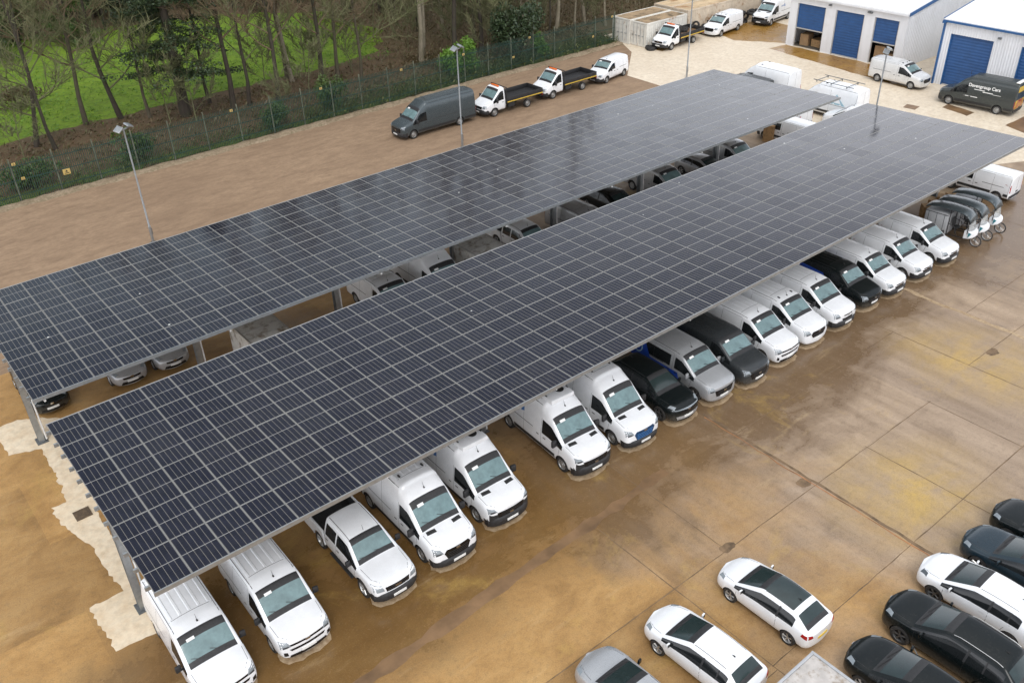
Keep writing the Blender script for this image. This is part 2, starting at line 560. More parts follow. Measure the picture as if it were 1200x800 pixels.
def bumper_bar(root, xn, w, z0, z1, out=0.10, name='bumper_bar'):
    mb = MB(); n = 14; P = []
    for k in range(n + 1):
        y = -0.955 * w + 1.91 * w * k / n
        P.append((xn + out - 0.30 * abs(y / w) ** 4 - 0.05 * (y / w) ** 2, y))
    prof = [(-0.03, z0), (0.0, z0 + 0.05), (0.005, z1 - 0.07), (-0.045, z1)]
    vs = [(x + dx, y, z) for (x, y) in P for (dx, z) in prof] + [(x - 0.22, y, z) for (x, y) in P for z in (z0, z1)]
    m = len(prof); b0 = m * (n + 1)
    fs = [(m * k + q, m * k + m + q, m * k + m + q + 1, m * k + q + 1) for k in range(n) for q in range(m - 1)]
    fs += [(m * k + 3, m * k + m + 3, b0 + 2 * k + 3, b0 + 2 * k + 1) for k in range(n)] + [(m * k, b0 + 2 * k, b0 + 2 * k + 2, m * k + m) for k in range(n)]
    fs += [(0, 1, 2, 3, b0 + 1, b0), (m * n, b0 + 2 * n, b0 + 2 * n + 1, m * n + 3, m * n + 2, m * n + 1)]
    mb.add(vs, fs)
    o = mb.build(name, MT['trim'], root, 45)
    mb = MB()
    for sg in (1, -1): mb.box((0, 0, 0), (0.001, 0.001, 0.001)) if False else None
    return o

def mirror(root, x, y, z, mat='trim', s=1.0):
    for sg in (1, -1):
        mb = MB()
        mb.rbox((x, sg * (y + 0.13 * s), z + 0.04 * s), (0.10 * s, 0.20 * s, 0.25 * s), 0.035 * s, 0, Matrix.Rotation(-0.15 * sg, 3, 'Z'))
        mb.box((x + 0.01, sg * (y + 0.01), z - 0.04 * s), (0.06 * s, 0.14 * s, 0.05 * s))
        mb.box((x - 0.053 * s, sg * (y + 0.135 * s), z + 0.05 * s), (0.006, 0.15 * s, 0.19 * s), 1, Matrix.Rotation(-0.15 * sg, 3, 'Z'))
        mb.build('wing_mirror', [MT[mat], MT['side']], root, 35)

def van(spec, name='panel_van'):
    """panel van from a few measures; nose towards +x"""
    L, H, w = spec['L'], spec['H'], spec['W'] / 2
    xn = L / 2
    cx, cz, hx, hz = spec['cx'], spec['cz'], spec['hx'], spec['hz']      # screen foot and head, measured back from the nose
    B = spec['belt']; bx = spec['bx']; nz = spec['nz']                    # belt line, rear of the door glass, height of the bonnet lip
    tw = spec.get('tw', 0.84)                                             # roof width / body width
    def lerp(a, b, t): return a + (b - a) * t
    S = []
    S.append(st(xn - 0.03, 0.26, 0.5 * w, (0.72 * w, 0.30), (0.80 * w, 0.52), (0.78 * w, nz - 0.20), (0.72 * w, nz - 0.09), (0.64 * w, nz - 0.035), nz - 0.01))
    S.append(st(xn - 0.12, 0.24, 0.6 * w, (0.90 * w, 0.28), (0.945 * w, 0.54), (0.925 * w, nz - 0.14), (0.87 * w, nz - 0.01), (0.77 * w, nz + 0.04), nz + 0.07))
    S.append(st(xn - 0.38, 0.24, 0.6 * w, (0.97 * w, 0.28), (0.99 * w, 0.58), (0.975 * w, lerp(nz, cz, .3) - 0.09), (0.92 * w, lerp(nz, cz, .3) + 0.01), (0.82 * w, lerp(nz, cz, .3) + 0.06), lerp(nz, cz, .3) + 0.085))
    S.append(st(xn - cx + 0.10, 0.24, 0.6 * w, (0.985 * w, 0.28), (w, 0.60), (0.985 * w, B - 0.04), (0.93 * w, cz - 0.05), (0.84 * w, cz + 0.01), cz + 0.035))
    scr = []
    for t in (0.0, 0.05, 0.93, 1.0):
        x = xn - lerp(cx, hx, t)
        z5 = lerp(cz + 0.02, hz - 0.035, t); zc = lerp(cz + 0.06, hz + 0.015, t)
        w5 = lerp(0.855, tw, t) * w
        zu = lerp(cz - 0.03, min(hz - 0.13, B + 0.72), t); wu = lerp(0.945, lerp(0.985, tw + 0.03, (min(hz - 0.13, B + 0.72) - B) / (hz - B)), t) * w
        scr.append(st(x, 0.24, 0.6 * w, (0.985 * w, 0.28), (w, 0.62), (0.99 * w, lerp(B - 0.02, B, min(1, t * 3))), (wu, zu), (w5, z5), zc))
    S += scr
    zu = min(hz - 0.10, B + 0.74)
    wu = lerp(0.99, tw + 0.02, (zu - B) / (H - 0.1 - B)) * w
    hm = spec.get('dome', 0.0)
    full = lambda x, k=1.0, h=H: st(x, 0.26, 0.6 * w, (0.985 * w * k, 0.30), (w * k, 0.64), (0.99 * w * k, B), (wu * k, zu), (tw * w * k, h - 0.07), h)
    if hm > 0:
        S.append(full(xn - hx - hm * 0.55, 1, lerp(hz, H, 0.62)))
        S.append(full(xn - hx - hm, 1, H - 0.01))
    S.append(full(xn - bx, 1, H if xn - bx < xn - hx - hm + 0.01 else lerp(hz, H, .75)))
    S.sort(key=lambda q: -q['x'])
    ib = [i for i, q in enumerate(S) if abs(q['x'] - (xn - bx)) < 1e-6][0]
    for fx in (0.09, ):
        S.append(full(xn - bx - fx))
    for t in (0.3, 0.62):
        S.append(full(lerp(xn - bx, -xn, t)))
    S.append(full(-xn + 0.30)); S.append(full(-xn + 0.07, 0.985, H - 0.01)); S.append(full(-xn + 0.015, 0.95, H - 0.05))
    S.sort(key=lambda q: -q['x'])
    xs = [q['x'] for q in S]
    x0, x1, x2, x3 = [q['x'] for q in scr]
    bb = spec.get('bumper', True)
    rearw = spec.get('rear_glass', False); sideg = spec.get('side_glass', False)
    def mf(i, seg):
        hi = spec.get('bumper_hi')
        if i == -1: return 3 if (bb and seg in ((0, 1, 2, 3) if hi else (0, 1, 2))) else 0
        xa = xs[i]; xb = xs[i + 1]
        mid = (xa + xb) / 2
        if seg in (6, 7) and x1 > mid > x2: return 1
        if seg in (6, 7) and (x0 > mid > x1 or x2 > mid > x3): return 6
        if seg == 4 and x0 > mid > xn - bx: return 2
        if seg == 4 and sideg and -xn + 0.25 < mid < xn - bx - 0.08: return 2
        if bb and seg in (1, 2) and mid > xn - 0.42: return 3
        if hi and seg == 3 and mid > xn - 0.13: return 3
        if seg in (0,): return 6
        return 0
    R = spec.get('R', 0.34)
    fa, ra = spec['fa'], spec['ra']
    b = Body(S, mf, [(xn - fa, R * 1.17, R + 0.02, w * 0.66, w * 1.2), (xn - ra, R * 1.17, R + 0.02, w * 0.66, w * 1.2)], bow_f=spec.get('bow', 0.10))
    root = empty(name)
    # --- seams, rails, ribs
    zt = H - 0.16
    for sd in 'LR':
        b.line(sd, [(xn - bx - 0.05, 0.34), (xn - bx - 0.05, zu + 0.02)])
        b.line(sd, [(xn - cx - 0.22, 0.62), (xn - cx - 0.12, cz - 0.14)])
        b.line(sd, [(xn - fa - 0.55, 0.33), (xn - bx - 0.05, 0.33)])
        xr = xn - bx - 1.25
        if xr > -xn + 0.6:
            b.line(sd, [(xr, 0.34), (xr, zt)])
            b.line(sd, [(xn - bx - 0.6, B + 0.02), (-xn + 0.45, B + 0.02)], 0.03)
            b.line(sd, [(xn - bx - 0.05, zt), (xr, zt)])
        b.line(sd, [(-xn + 0.12, 0.45), (-xn + 0.12, zt)], 0.014)
        b.line(sd, [(xn - bx + 0.28, B - 0.14), (xn - bx + 0.10, B - 0.14)], 0.045, 0.012)
        b.line(sd, [(xn - bx - 0.18, B - 0.14), (xn - bx - 0.34, B - 0.14)], 0.045, 0.012)
        if spec.get('rub'):
            b.line(sd, [(xn - fa - R * 1.3, 0.56), (xn - ra + R * 1.3, 0.56)], 0.17, 0.012)
            b.line(sd, [(xn - ra - R * 1.3, 0.56), (-xn + 0.1, 0.56)], 0.17, 0.012)
        if H > 2.2:
            b.line(sd, [(xn - bx - 0.2, B + 0.42), (-xn + 0.25, B + 0.42)], 0.02, 0.003, mi=0)
            b.line(sd, [(xn - bx - 0.1, H - 0.30), (-xn + 0.2, H - 0.30)], 0.02, 0.003, mi=0)
    # roof ribs: raised beads in the body colour with a drainage line beside them
    if spec.get('ribs', True):
        for yy in (-0.5, -0.25, 0.0, 0.25, 0.5):
            y = yy * 2 * tw * w * 0.78
            x_a = xn - bx - 0.35 - hm * 0.2; x_b = -xn + 0.30
            n = 14
            vs = []
            for i in range(n + 1):
                x = lerp(x_a, x_b, i / n)
                for dy, dz in ((-0.055, 0.001), (-0.03, 0.022), (0.03, 0.022), (0.055, 0.001)):
                    p, _ = b.cast('T', x, y + dy)
                    vs.append(p + Vector((0, 0, dz)))
            fs = [(4 * i + k, 4 * i + k + 1, 4 * i + 4 + k + 1, 4 * i + 4 + k) for i in range(n) for k in range(3)]
            b.extra.add(vs, fs, 0)
        for xx in (xn - bx - 0.30 - hm * 0.2, -xn + 0.24):
            b.line('T', [(xx, -tw * w * 0.9), (xx, tw * w * 0.9)], 0.016, 0.002)
    for yy in (-1, 1):
        b.line('T', [(xn - hx - 0.25 - hm, yy * tw * w * 0.93), (-xn + 0.15, yy * tw * w * 0.93)], 0.02, 0.002)
    # bonnet shut line
    b.line('T', [(xn - 0.16, -0.62 * w), (xn - 0.40, -0.83 * w), (xn - cx + 0.12, -0.86 * w)], 0.012)
    b.line('T', [(xn - 0.16, 0.62 * w), (xn - 0.40, 0.83 * w), (xn - cx + 0.12, 0.86 * w)], 0.012)
    pm = MT[spec['paint']]
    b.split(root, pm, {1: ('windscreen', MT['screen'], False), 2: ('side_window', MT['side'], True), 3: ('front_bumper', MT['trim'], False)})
    # --- nose
    sty = spec['style']
    gr = MB()
    g0, g1 = 0.50 * w, 0.46 * w
    if sty == 'slot':            # body-coloured bumper, dark slots, slim grille band
        b.patch(gr, 'F', [(-0.74 * w, nz - 0.17), (0.74 * w, nz - 0.17), (0.70 * w, nz - 0.09), (-0.70 * w, nz - 0.09)], 10, 2, 0.008)
        b.patch(gr, 'F', [(-0.60 * w, 0.60), (0.60 * w, 0.60), (0.66 * w, 0.69), (-0.66 * w, 0.69)], 8, 2, 0.008)
        b.patch(gr, 'F', [(-0.70 * w, 0.30), (0.70 * w, 0.30), (0.66 * w, 0.42), (-0.66 * w, 0.42)], 8, 2, 0.010)
        for sg in (1, -1):
            b.patch(gr, 'F', [(sg * 0.72 * w, 0.42), (sg * 0.86 * w, 0.44), (sg * 0.86 * w, 0.62), (sg * 0.74 * w, 0.58)], 3, 3, 0.008)
    elif sty == 'hex':           # tall six-sided grille with bars
        b.patch(gr, 'F', [(-0.44 * w, 0.60), (0.44 * w, 0.60), (0.56 * w, nz - 0.20), (-0.56 * w, nz - 0.20)], 8, 3, 0.014)
        b.patch(gr, 'F', [(-0.56 * w, nz - 0.20), (0.56 * w, nz - 0.20), (0.46 * w, nz - 0.06), (-0.46 * w, nz - 0.06)], 8, 2, 0.014)
    elif sty == 'shield':        # broad dark grille running into the bumper
        b.patch(gr, 'F', [(-0.50 * w, 0.50), (0.50 * w, 0.50), (0.62 * w, nz - 0.16), (-0.62 * w, nz - 0.16)], 8, 3, 0.014)
    elif sty == 'smile':         # small oval mouth
        b.patch(gr, 'F', [(-0.36 * w, 0.56), (0.36 * w, 0.56), (0.46 * w, 0.70), (-0.46 * w, 0.70)], 6, 2, 0.012)
        b.patch(gr, 'F', [(-0.30 * w, nz - 0.16), (0.30 * w, nz - 0.16), (0.36 * w, nz - 0.10), (-0.36 * w, nz - 0.10)], 6, 1, 0.012)
    gm = MT['blue_grille'] if spec.get('blue_grille') else MT['gloss']
    go = gr.build('grille', gm, root, 40)
    bars = MB()
    if sty in ('hex', 'shield'):
        zs = [0.60 + k * (nz - 0.22 - 0.60) / 3 for k in range(4)]
        for z in zs:
            b.patch(bars, 'F', [(-0.42 * w, z), (0.42 * w, z), (0.43 * w, z + 0.016), (-0.43 * w, z + 0.016)], 6, 1, 0.024)
        bars.build('grille_bar', MT['trim' if not spec.get('blue_grille') else 'logo_blue'], go, 40)
    em = MB(); q = nz - 0.12 if sty != 'shield' else 0.72
    b.patch(em, 'F', [(-0.085, q - 0.045), (0.085, q - 0.045), (0.085, q + 0.045), (-0.085, q + 0.045)], 2, 2, 0.034)
    em.build('badge', MT['chrome'], root, 40)
    hl = spec.get('lamp', (0.58, 0.92, nz - 0.22, nz + 0.035))
    for sg in (1, -1):
        mb = MB()
        b.patch(mb, 'F', [(sg * hl[0] * w, hl[2] + 0.05), (sg * hl[1] * w, hl[2]), (sg * (hl[1] - 0.02) * w, hl[3]), (sg * (hl[0] + 0.10) * w, hl[3] - 0.03)], 4, 3, 0.010)
        h = mb.build('headlight', MT[spec.get('lampmat', 'lamp')], root, 40)
        mb = MB()
        b.patch(mb, 'F', [(sg * (hl[0] + 0.07) * w, hl[2] + 0.055), (sg * (hl[1] - 0.06) * w, hl[2] + 0.03), (sg * (hl[1] - 0.08) * w, hl[2] + 0.09), (sg * (hl[0] + 0.10) * w, hl[2] + 0.10)], 3, 2, 0.014)
        mb.build('lamp_reflector', MT['trim'], h, 40)
    mb = MB()
    if bb:
        bumper_bar(root, xn, w, 0.27, 0.66 if spec.get('bumper_hi') else 0.58)
        mb.box((xn + 0.112, 0, 0.45), (0.012, 0.52, 0.11))
    else:
        b.patch(mb, 'F', [(-0.26, 0.42), (0.26, 0.42), (0.26, 0.53), (-0.26, 0.53)], 4, 1, 0.022)
    mb.build('number_plate', MT['plate'], root)
    if spec.get('vents'):
        for sg in (1, -1):
            mb = MB(); xv = xn - cx + 0.20
            b.patch(mb, 'T', [(xv - 0.09, sg * 0.36 * w), (xv + 0.07, sg * 0.36 * w), (xv + 0.03, sg * 0.74 * w), (xv - 0.13, sg * 0.72 * w)], 2, 4, 0.006)
            mb.build('bonnet_vent', MT['trim'], root, 40)
    # wipers, aerial, roof fittings
    mb = MB()
    for ya, yb in ((0.60, -0.02), (-0.05, -0.66)):
        pts = []
        for k in range(5):
            t = k / 4
            p, nn = b.cast('T', lerp(xn - cx - 0.06, xn - cx - 0.10 - 0.16 * (hx - cx) * t, t), lerp(ya, yb, t) * w)
            pts.append(p + nn * 0.018)
        mb.tube(pts, 0.011, 4)
    mb.build('wiper', MT['trim'], root)
    mb = MB(); p, nn = b.cast('T', xn - hx - 0.25, 0.02)
    mb.tube([p, p + Vector((-0.10, 0, 0.22))], [0.010, 0.004], 5)
    mb.box(p + Vector((0, 0, 0.01)), (0.08, 0.05, 0.03))
    mb.build('aerial', MT['trim'], root)
    if spec.get('roofvents'):
        for yv in (-0.5, 0.5):
            mb = MB(); p, nn = b.cast('T', xn - hx - hm - 0.35, yv * w)
            mb.rbox(p + Vector((0, 0, 0.02)), (0.16, 0.07, 0.05), 0.015)
            mb.build('roof_vent', MT['trim'], root)
    if spec.get('sticker', True):
        mb = MB()
        xs_ = xn - lerp(cx, hx, 0.80)
        yq = -0.42 * w
        b.patch(mb, 'T', [(xs_ - 0.05, yq - 0.13), (xs_ + 0.03, yq - 0.13), (xs_ + 0.03, yq + 0.13), (xs_ - 0.05, yq + 0.13)], 2, 2, 0.003)
        mb.build('windscreen_sticker', MT['paper'], root)
    mirror(root, xn - cx - 0.30, 0.97 * w, B + 0.10, spec.get('mirror', 'trim'), 1.0 if H < 2.2 else 1.25)
    # rear
    for sg in (1, -1):
        mb = MB()
        b.patch(mb, 'B', [(sg * 0.86 * w, 0.75), (sg * 0.94 * w, 0.75), (sg * 0.93 * w, 1.25), (sg * 0.86 * w, 1.25)], 2, 4, 0.012)
        mb.build('tail_light', MT['red'], root, 40)
    mb = MB()
    b.patch(mb, 'B', [(-0.88 * w, 0.34), (0.88 * w, 0.34), (0.88 * w, 0.52), (-0.88 * w, 0.52)], 6, 2, 0.03)
    mb.build('rear_bumper', MT['trim'], root, 40)
    mb = MB()
    b.patch(mb, 'B', [(-0.006, 0.55), (0.006, 0.55), (0.006, H - 0.2), (-0.006, H - 0.2)], 1, 6, 0.004)
    b.patch(mb, 'B', [(-0.30, 0.60), (0.0, 0.60), (0.0, 0.70), (-0.30, 0.70)], 2, 1, 0.014)
    mb.build('door_seam', MT['trim'], root)
    if rearw:
        mb = MB()
        for sg in (1, -1):
            b.patch(mb, 'B', [(sg * 0.10 * w, B + 0.02), (sg * 0.78 * w, B + 0.02), (sg * 0.72 * w, zu), (sg * 0.10 * w, zu)], 3, 3, 0.006)
        mb.build('rear_window', MT['side'], root)
    add_wheels(root, [xn - fa, xn - ra], w - 0.13, R, 0.22, spec.get('wheel', 'steel'), 'steel' if spec.get('wheel', 'steel') == 'steel' else 'alloy')
    root['L'] = L
    return root, b

def hatch(spec, name='hatchback_car'):
    L, H, w = spec['L'], spec['H'], spec['W'] / 2
    xn = L / 2
    cz = spec.get('cz', 0.98); nz = spec.get('nz', 0.72); B = spec.get('belt', 0.90)
    cx, hx, rx, tx = spec['cx'], spec['hx'], spec['rx'], spec['tx']       # screen foot/head, rear of roof, foot of rear glass (from the nose)
    tw = spec.get('tw', 0.64)
    rz = spec.get('rz', 1.02)
    lift = spec.get('lift', 0.0)
    def lerp(a, b, t): return a + (b - a) * t
    S = [
        st(xn - 0.03, 0.22 + lift, 0.5 * w, (0.60 * w, 0.26 + lift), (0.72 * w, 0.46), (0.68 * w, nz - 0.10), (0.60 * w, nz - 0.05), (0.50 * w, nz - 0.02), nz),
        st(xn - 0.14, 0.20 + lift, 0.6 * w, (0.84 * w, 0.24 + lift), (0.90 * w, 0.48), (0.86 * w, nz - 0.03), (0.77 * w, nz + 0.04), (0.66 * w, nz + 0.07), nz + 0.09),
        st(xn - 0.50, 0.19 + lift, 0.6 * w, (0.94 * w, 0.23 + lift), (0.985 * w, 0.52), (0.96 * w, lerp(nz, B, .45)), (0.87 * w, lerp(nz, cz, .5) + 0.02), (0.76 * w, lerp(nz, cz, .5) + 0.06), lerp(nz, cz, .5) + 0.08),
        st(xn - cx + 0.12, 0.19 + lift, 0.6 * w, (0.96 * w, 0.23 + lift), (w, 0.55), (0.975 * w, B - 0.04), (0.89 * w, cz - 0.05), (0.78 * w, cz - 0.02), cz + 0.01),
    ]
    scr = []
    for t in (0.0, 0.04, 0.96, 1.0):
        scr.append(st(xn - lerp(cx, hx, t), 0.19 + lift, 0.6 * w, (0.96 * w, 0.23 + lift), (w, 0.56), (0.985 * w, lerp(B - 0.02, B, t)), (lerp(0.90, tw + 0.055, t) * w, lerp(cz - 0.03, H - 0.16, t)), (lerp(0.79, tw, t) * w, lerp(cz + 0.0, H - 0.075, t)), lerp(cz + 0.04, H - 0.03, t)))
    S += scr
    S.append(st(xn - lerp(hx, rx, .28), 0.19 + lift, 0.6 * w, (0.96 * w, 0.23 + lift), (w, 0.56), (0.985 * w, B + 0.01), ((tw + 0.06) * w, H - 0.13), (tw * w, H - 0.045), H))
    S.append(st(xn - lerp(hx, rx, .62), 0.19 + lift, 0.6 * w, (0.96 * w, 0.23 + lift), (w, 0.57), (0.985 * w, B + 0.03), ((tw + 0.055) * w, H - 0.14), ((tw - 0.005) * w, H - 0.055), H - 0.012))
    re = []
    for t in (0.0, 0.10, 0.88, 1.0):
        re.append(st(xn - lerp(rx, tx, t), 0.20 + lift, 0.6 * w, (0.95 * w, 0.25 + lift), (lerp(0.99, 0.955, t) * w, 0.58), (lerp(0.975, 0.93, t) * w, B + 0.05), (lerp(tw + 0.05, 0.84, t) * w, lerp(H - 0.17, rz - 0.05, t)), (lerp(tw - 0.02, 0.73, t) * w, lerp(H - 0.085, rz, t)), lerp(H - 0.045, rz + 0.03, t)))
    S += re
    S.append(st(-xn + 0.10, 0.24 + lift, 0.6 * w, (0.88 * w, 0.30 + lift), (0.92 * w, 0.56), (0.89 * w, min(B, rz - 0.12)), (0.80 * w, rz - 0.09), (0.69 * w, rz - 0.05), rz - 0.02))
    S.append(st(-xn + 0.02, 0.28 + lift, 0.5 * w, (0.74 * w, 0.33 + lift), (0.80 * w, 0.56), (0.79 * w, min(B, rz - 0.14) - 0.04), (0.72 * w, rz - 0.15), (0.62 * w, rz - 0.12), rz - 0.09))
    S.sort(key=lambda q: -q['x'])
    xs = [q['x'] for q in S]
    x0, x1, x2, x3 = [q['x'] for q in scr]; r0, r1, r2, r3 = [q['x'] for q in re]
    pano = spec.get('pano')
    def mf(i, seg):
        if i == -1: return 3 if (seg in (0, 1) and lift) else 0
        mid = (xs[i] + xs[i + 1]) / 2
        if seg in (6, 7):
            if x1 > mid > x2: return 1
            if x0 > mid > x1 or x2 > mid > x3: return 6
            if r1 > mid > r2: return 5
            if r2 > mid > r3: return 6
            if pano and x3 > mid > r0: return 7
        if seg == 4 and x0 > mid > lerp(r0, r2, 0.35): return 2
        if seg == 0: return 6
        if spec.get('clad') and seg == 1: return 6
        return 0
    R = spec.get('R', 0.32); fa, ra = spec['fa'], spec['ra']
    b = Body(S, mf, [(xn - fa, R * 1.12, R, w * 0.66, w * 1.2), (xn - ra, R * 1.12, R, w * 0.66, w * 1.2)], bow_f=0.14, bow_r=0.06)
    root = empty(name)
    for sd in 'LR':
        b.line(sd, [(xn - cx - 0.12, 0.30 + lift), (xn - cx - 0.10, B - 0.06)])
        xb = xn - lerp(hx, rx, spec.get('bp', .42))
        b.line(sd, [(xb, 0.32 + lift), (xb, B), (xb - 0.02, H - 0.18)], 0.012)
        b.line(sd, [(xb, H - 0.18), (xb + 0.02, B + 0.02)], 0.07, 0.004)
        if not spec.get('threedoor'):
            b.line(sd, [(xn - ra + R * 1.25, 0.34 + lift), (xn - ra + 0.25, 0.72), (xn - ra + 0.10, B)])
            b.line(sd, [(xn - ra + 0.20, H - 0.2), (xn - ra + 0.20, B + 0.04)], 0.05, 0.004)
        b.line(sd, [(xb + 0.26, B - 0.09), (xb + 0.06, B - 0.09)], 0.035, 0.012, mi=0)
        b.line(sd, [(xn - fa - R * 1.2, 0.28 + lift), (xn - ra + R * 1.2, 0.28 + lift)], 0.05, 0.006)
    b.line('T', [(xn - 0.18, -0.56 * w), (xn - 0.5, -0.74 * w), (xn - cx + 0.14, -0.80 * w)])
    b.line('T', [(xn - 0.18, 0.56 * w), (xn - 0.5, 0.74 * w), (xn - cx + 0.14, 0.80 * w)])
    for yy in (-1, 1):
        b.line('T', [(xn - hx - 0.12, yy * tw * w * 0.95), (xn - rx + 0.1, yy * tw * w * 0.93)], 0.018, 0.002)
    gl = {1: ('windscreen', MT['screen_dark'], False), 2: ('side_window', MT['side'], True), 3: ('front_bumper', MT['trim'], False), 5: ('rear_window', MT['screen_dark'], False), 7: ('roof_window', MT['screen_dark'], False)}
    b.split(root, MT[spec['paint']], gl)
    mb = MB()
    b.patch(mb, 'F', [(-0.46 * w, nz - 0.16), (0.46 * w, nz - 0.16), (0.48 * w, nz - 0.07), (-0.48 * w, nz - 0.07)], 6, 2, 0.008)
    b.patch(mb, 'F', [(-0.62 * w, 0.28 + lift), (0.62 * w, 0.28 + lift), (0.54 * w, 0.42 + lift), (-0.54 * w, 0.42 + lift)], 6, 2, 0.008)
    mb.build('grille', MT['gloss'], root, 40)
    mb = MB()
    b.patch(mb, 'F', [(-0.07, nz - 0.10), (0.07, nz - 0.10), (0.07, nz - 0.02), (-0.07, nz - 0.02)], 2, 2, 0.014)
    mb.build('badge', MT['chrome'], root, 40)
    for sg in (1, -1):
        mb = MB()
        b.patch(mb, 'T', [(xn - 0.20, sg * 0.60 * w), (xn - 0.16, sg * 0.76 * w), (xn - 0.44, sg * 0.90 * w), (xn - 0.42, sg * 0.76 * w)], 3, 3, 0.008)
        mb.build('headlight', MT[spec.get('lampmat', 'lamp')], root, 40)
        mb = MB()
        b.patch(mb, 'B', [(sg * 0.60 * w, rz - 0.24), (sg * 0.84 * w, rz - 0.24), (sg * 0.82 * w, rz - 0.10), (sg * 0.66 * w, rz - 0.12)], 3, 3, 0.012)
        for sd in ('L' if sg > 0 else 'R',):
            b.patch(mb, sd, [(-xn + 0.10, rz - 0.26), (-xn + 0.34, rz - 0.20), (-xn + 0.30, rz - 0.08), (-xn + 0.12, rz - 0.11)], 3, 2, 0.008)
        mb.build('tail_light', MT['red'], root, 40)
    mb = MB()
    b.patch(mb, 'F', [(-0.26, 0.40 + lift), (0.26, 0.40 + lift), (0.26, 0.50 + lift), (-0.26, 0.50 + lift)], 4, 1, 0.02)
    mb.build('number_plate', MT['plate'], root)
    mb = MB()
    b.patch(mb, 'B', [(-0.26, 0.56), (0.26, 0.56), (0.26, 0.66), (-0.26, 0.66)], 4, 1, 0.02)
    mb.build('number_plate', MT['plate_y'], root)
    mb = MB()
    for ya, yb in ((0.55, -0.05), (-0.02, -0.62)):
        pts = []
        for k in range(5):
            t = k / 4
            p, nn = b.cast('T', xn - cx - 0.05 - 0.10 * t, lerp(ya, yb, t) * w)
            pts.append(p + nn * 0.016)
        mb.tube(pts, 0.010, 4)
    mb.build('wiper', MT['trim'], root)
    if spec.get('fin', True):
        mb = MB(); p, nn = b.cast('T', xn - rx + 0.22, 0)
        mb.add([p + Vector(v) for v in ((0.09, 0, 0), (-0.07, 0.025, 0), (-0.07, -0.025, 0), (-0.06, 0, 0.065))], [(0, 1, 3), (0, 3, 2), (1, 2, 3), (0, 2, 1)])
        mb.build('aerial', MT['trim'], root)
    if spec.get('rails'):
        for sg in (1, -1):
            mb = MB()
            pts = []
            for k in range(9):
                p, nn = b.cast('T', lerp(xn - hx - 0.15, xn - rx + 0.05, k / 8), sg * tw * w * 0.97)
                pts.append(p + Vector((0, 0, 0.035 if 0 < k < 8 else 0.0)))
            mb.tube(pts, 0.016, 6)
            mb.build('roof_rail', MT['chrome'], root, 40)
    mirror(root, xn - cx - 0.34, 0.93 * w, B + 0.02, spec.get('mirror', spec['paint']), 0.72)
    add_wheels(root, [xn - fa, xn - ra], w - 0.115, R, 0.20, spec.get('wheel', 'alloy'), spec.get('rim', 'alloy'))
    root['L'] = L
    return root, b

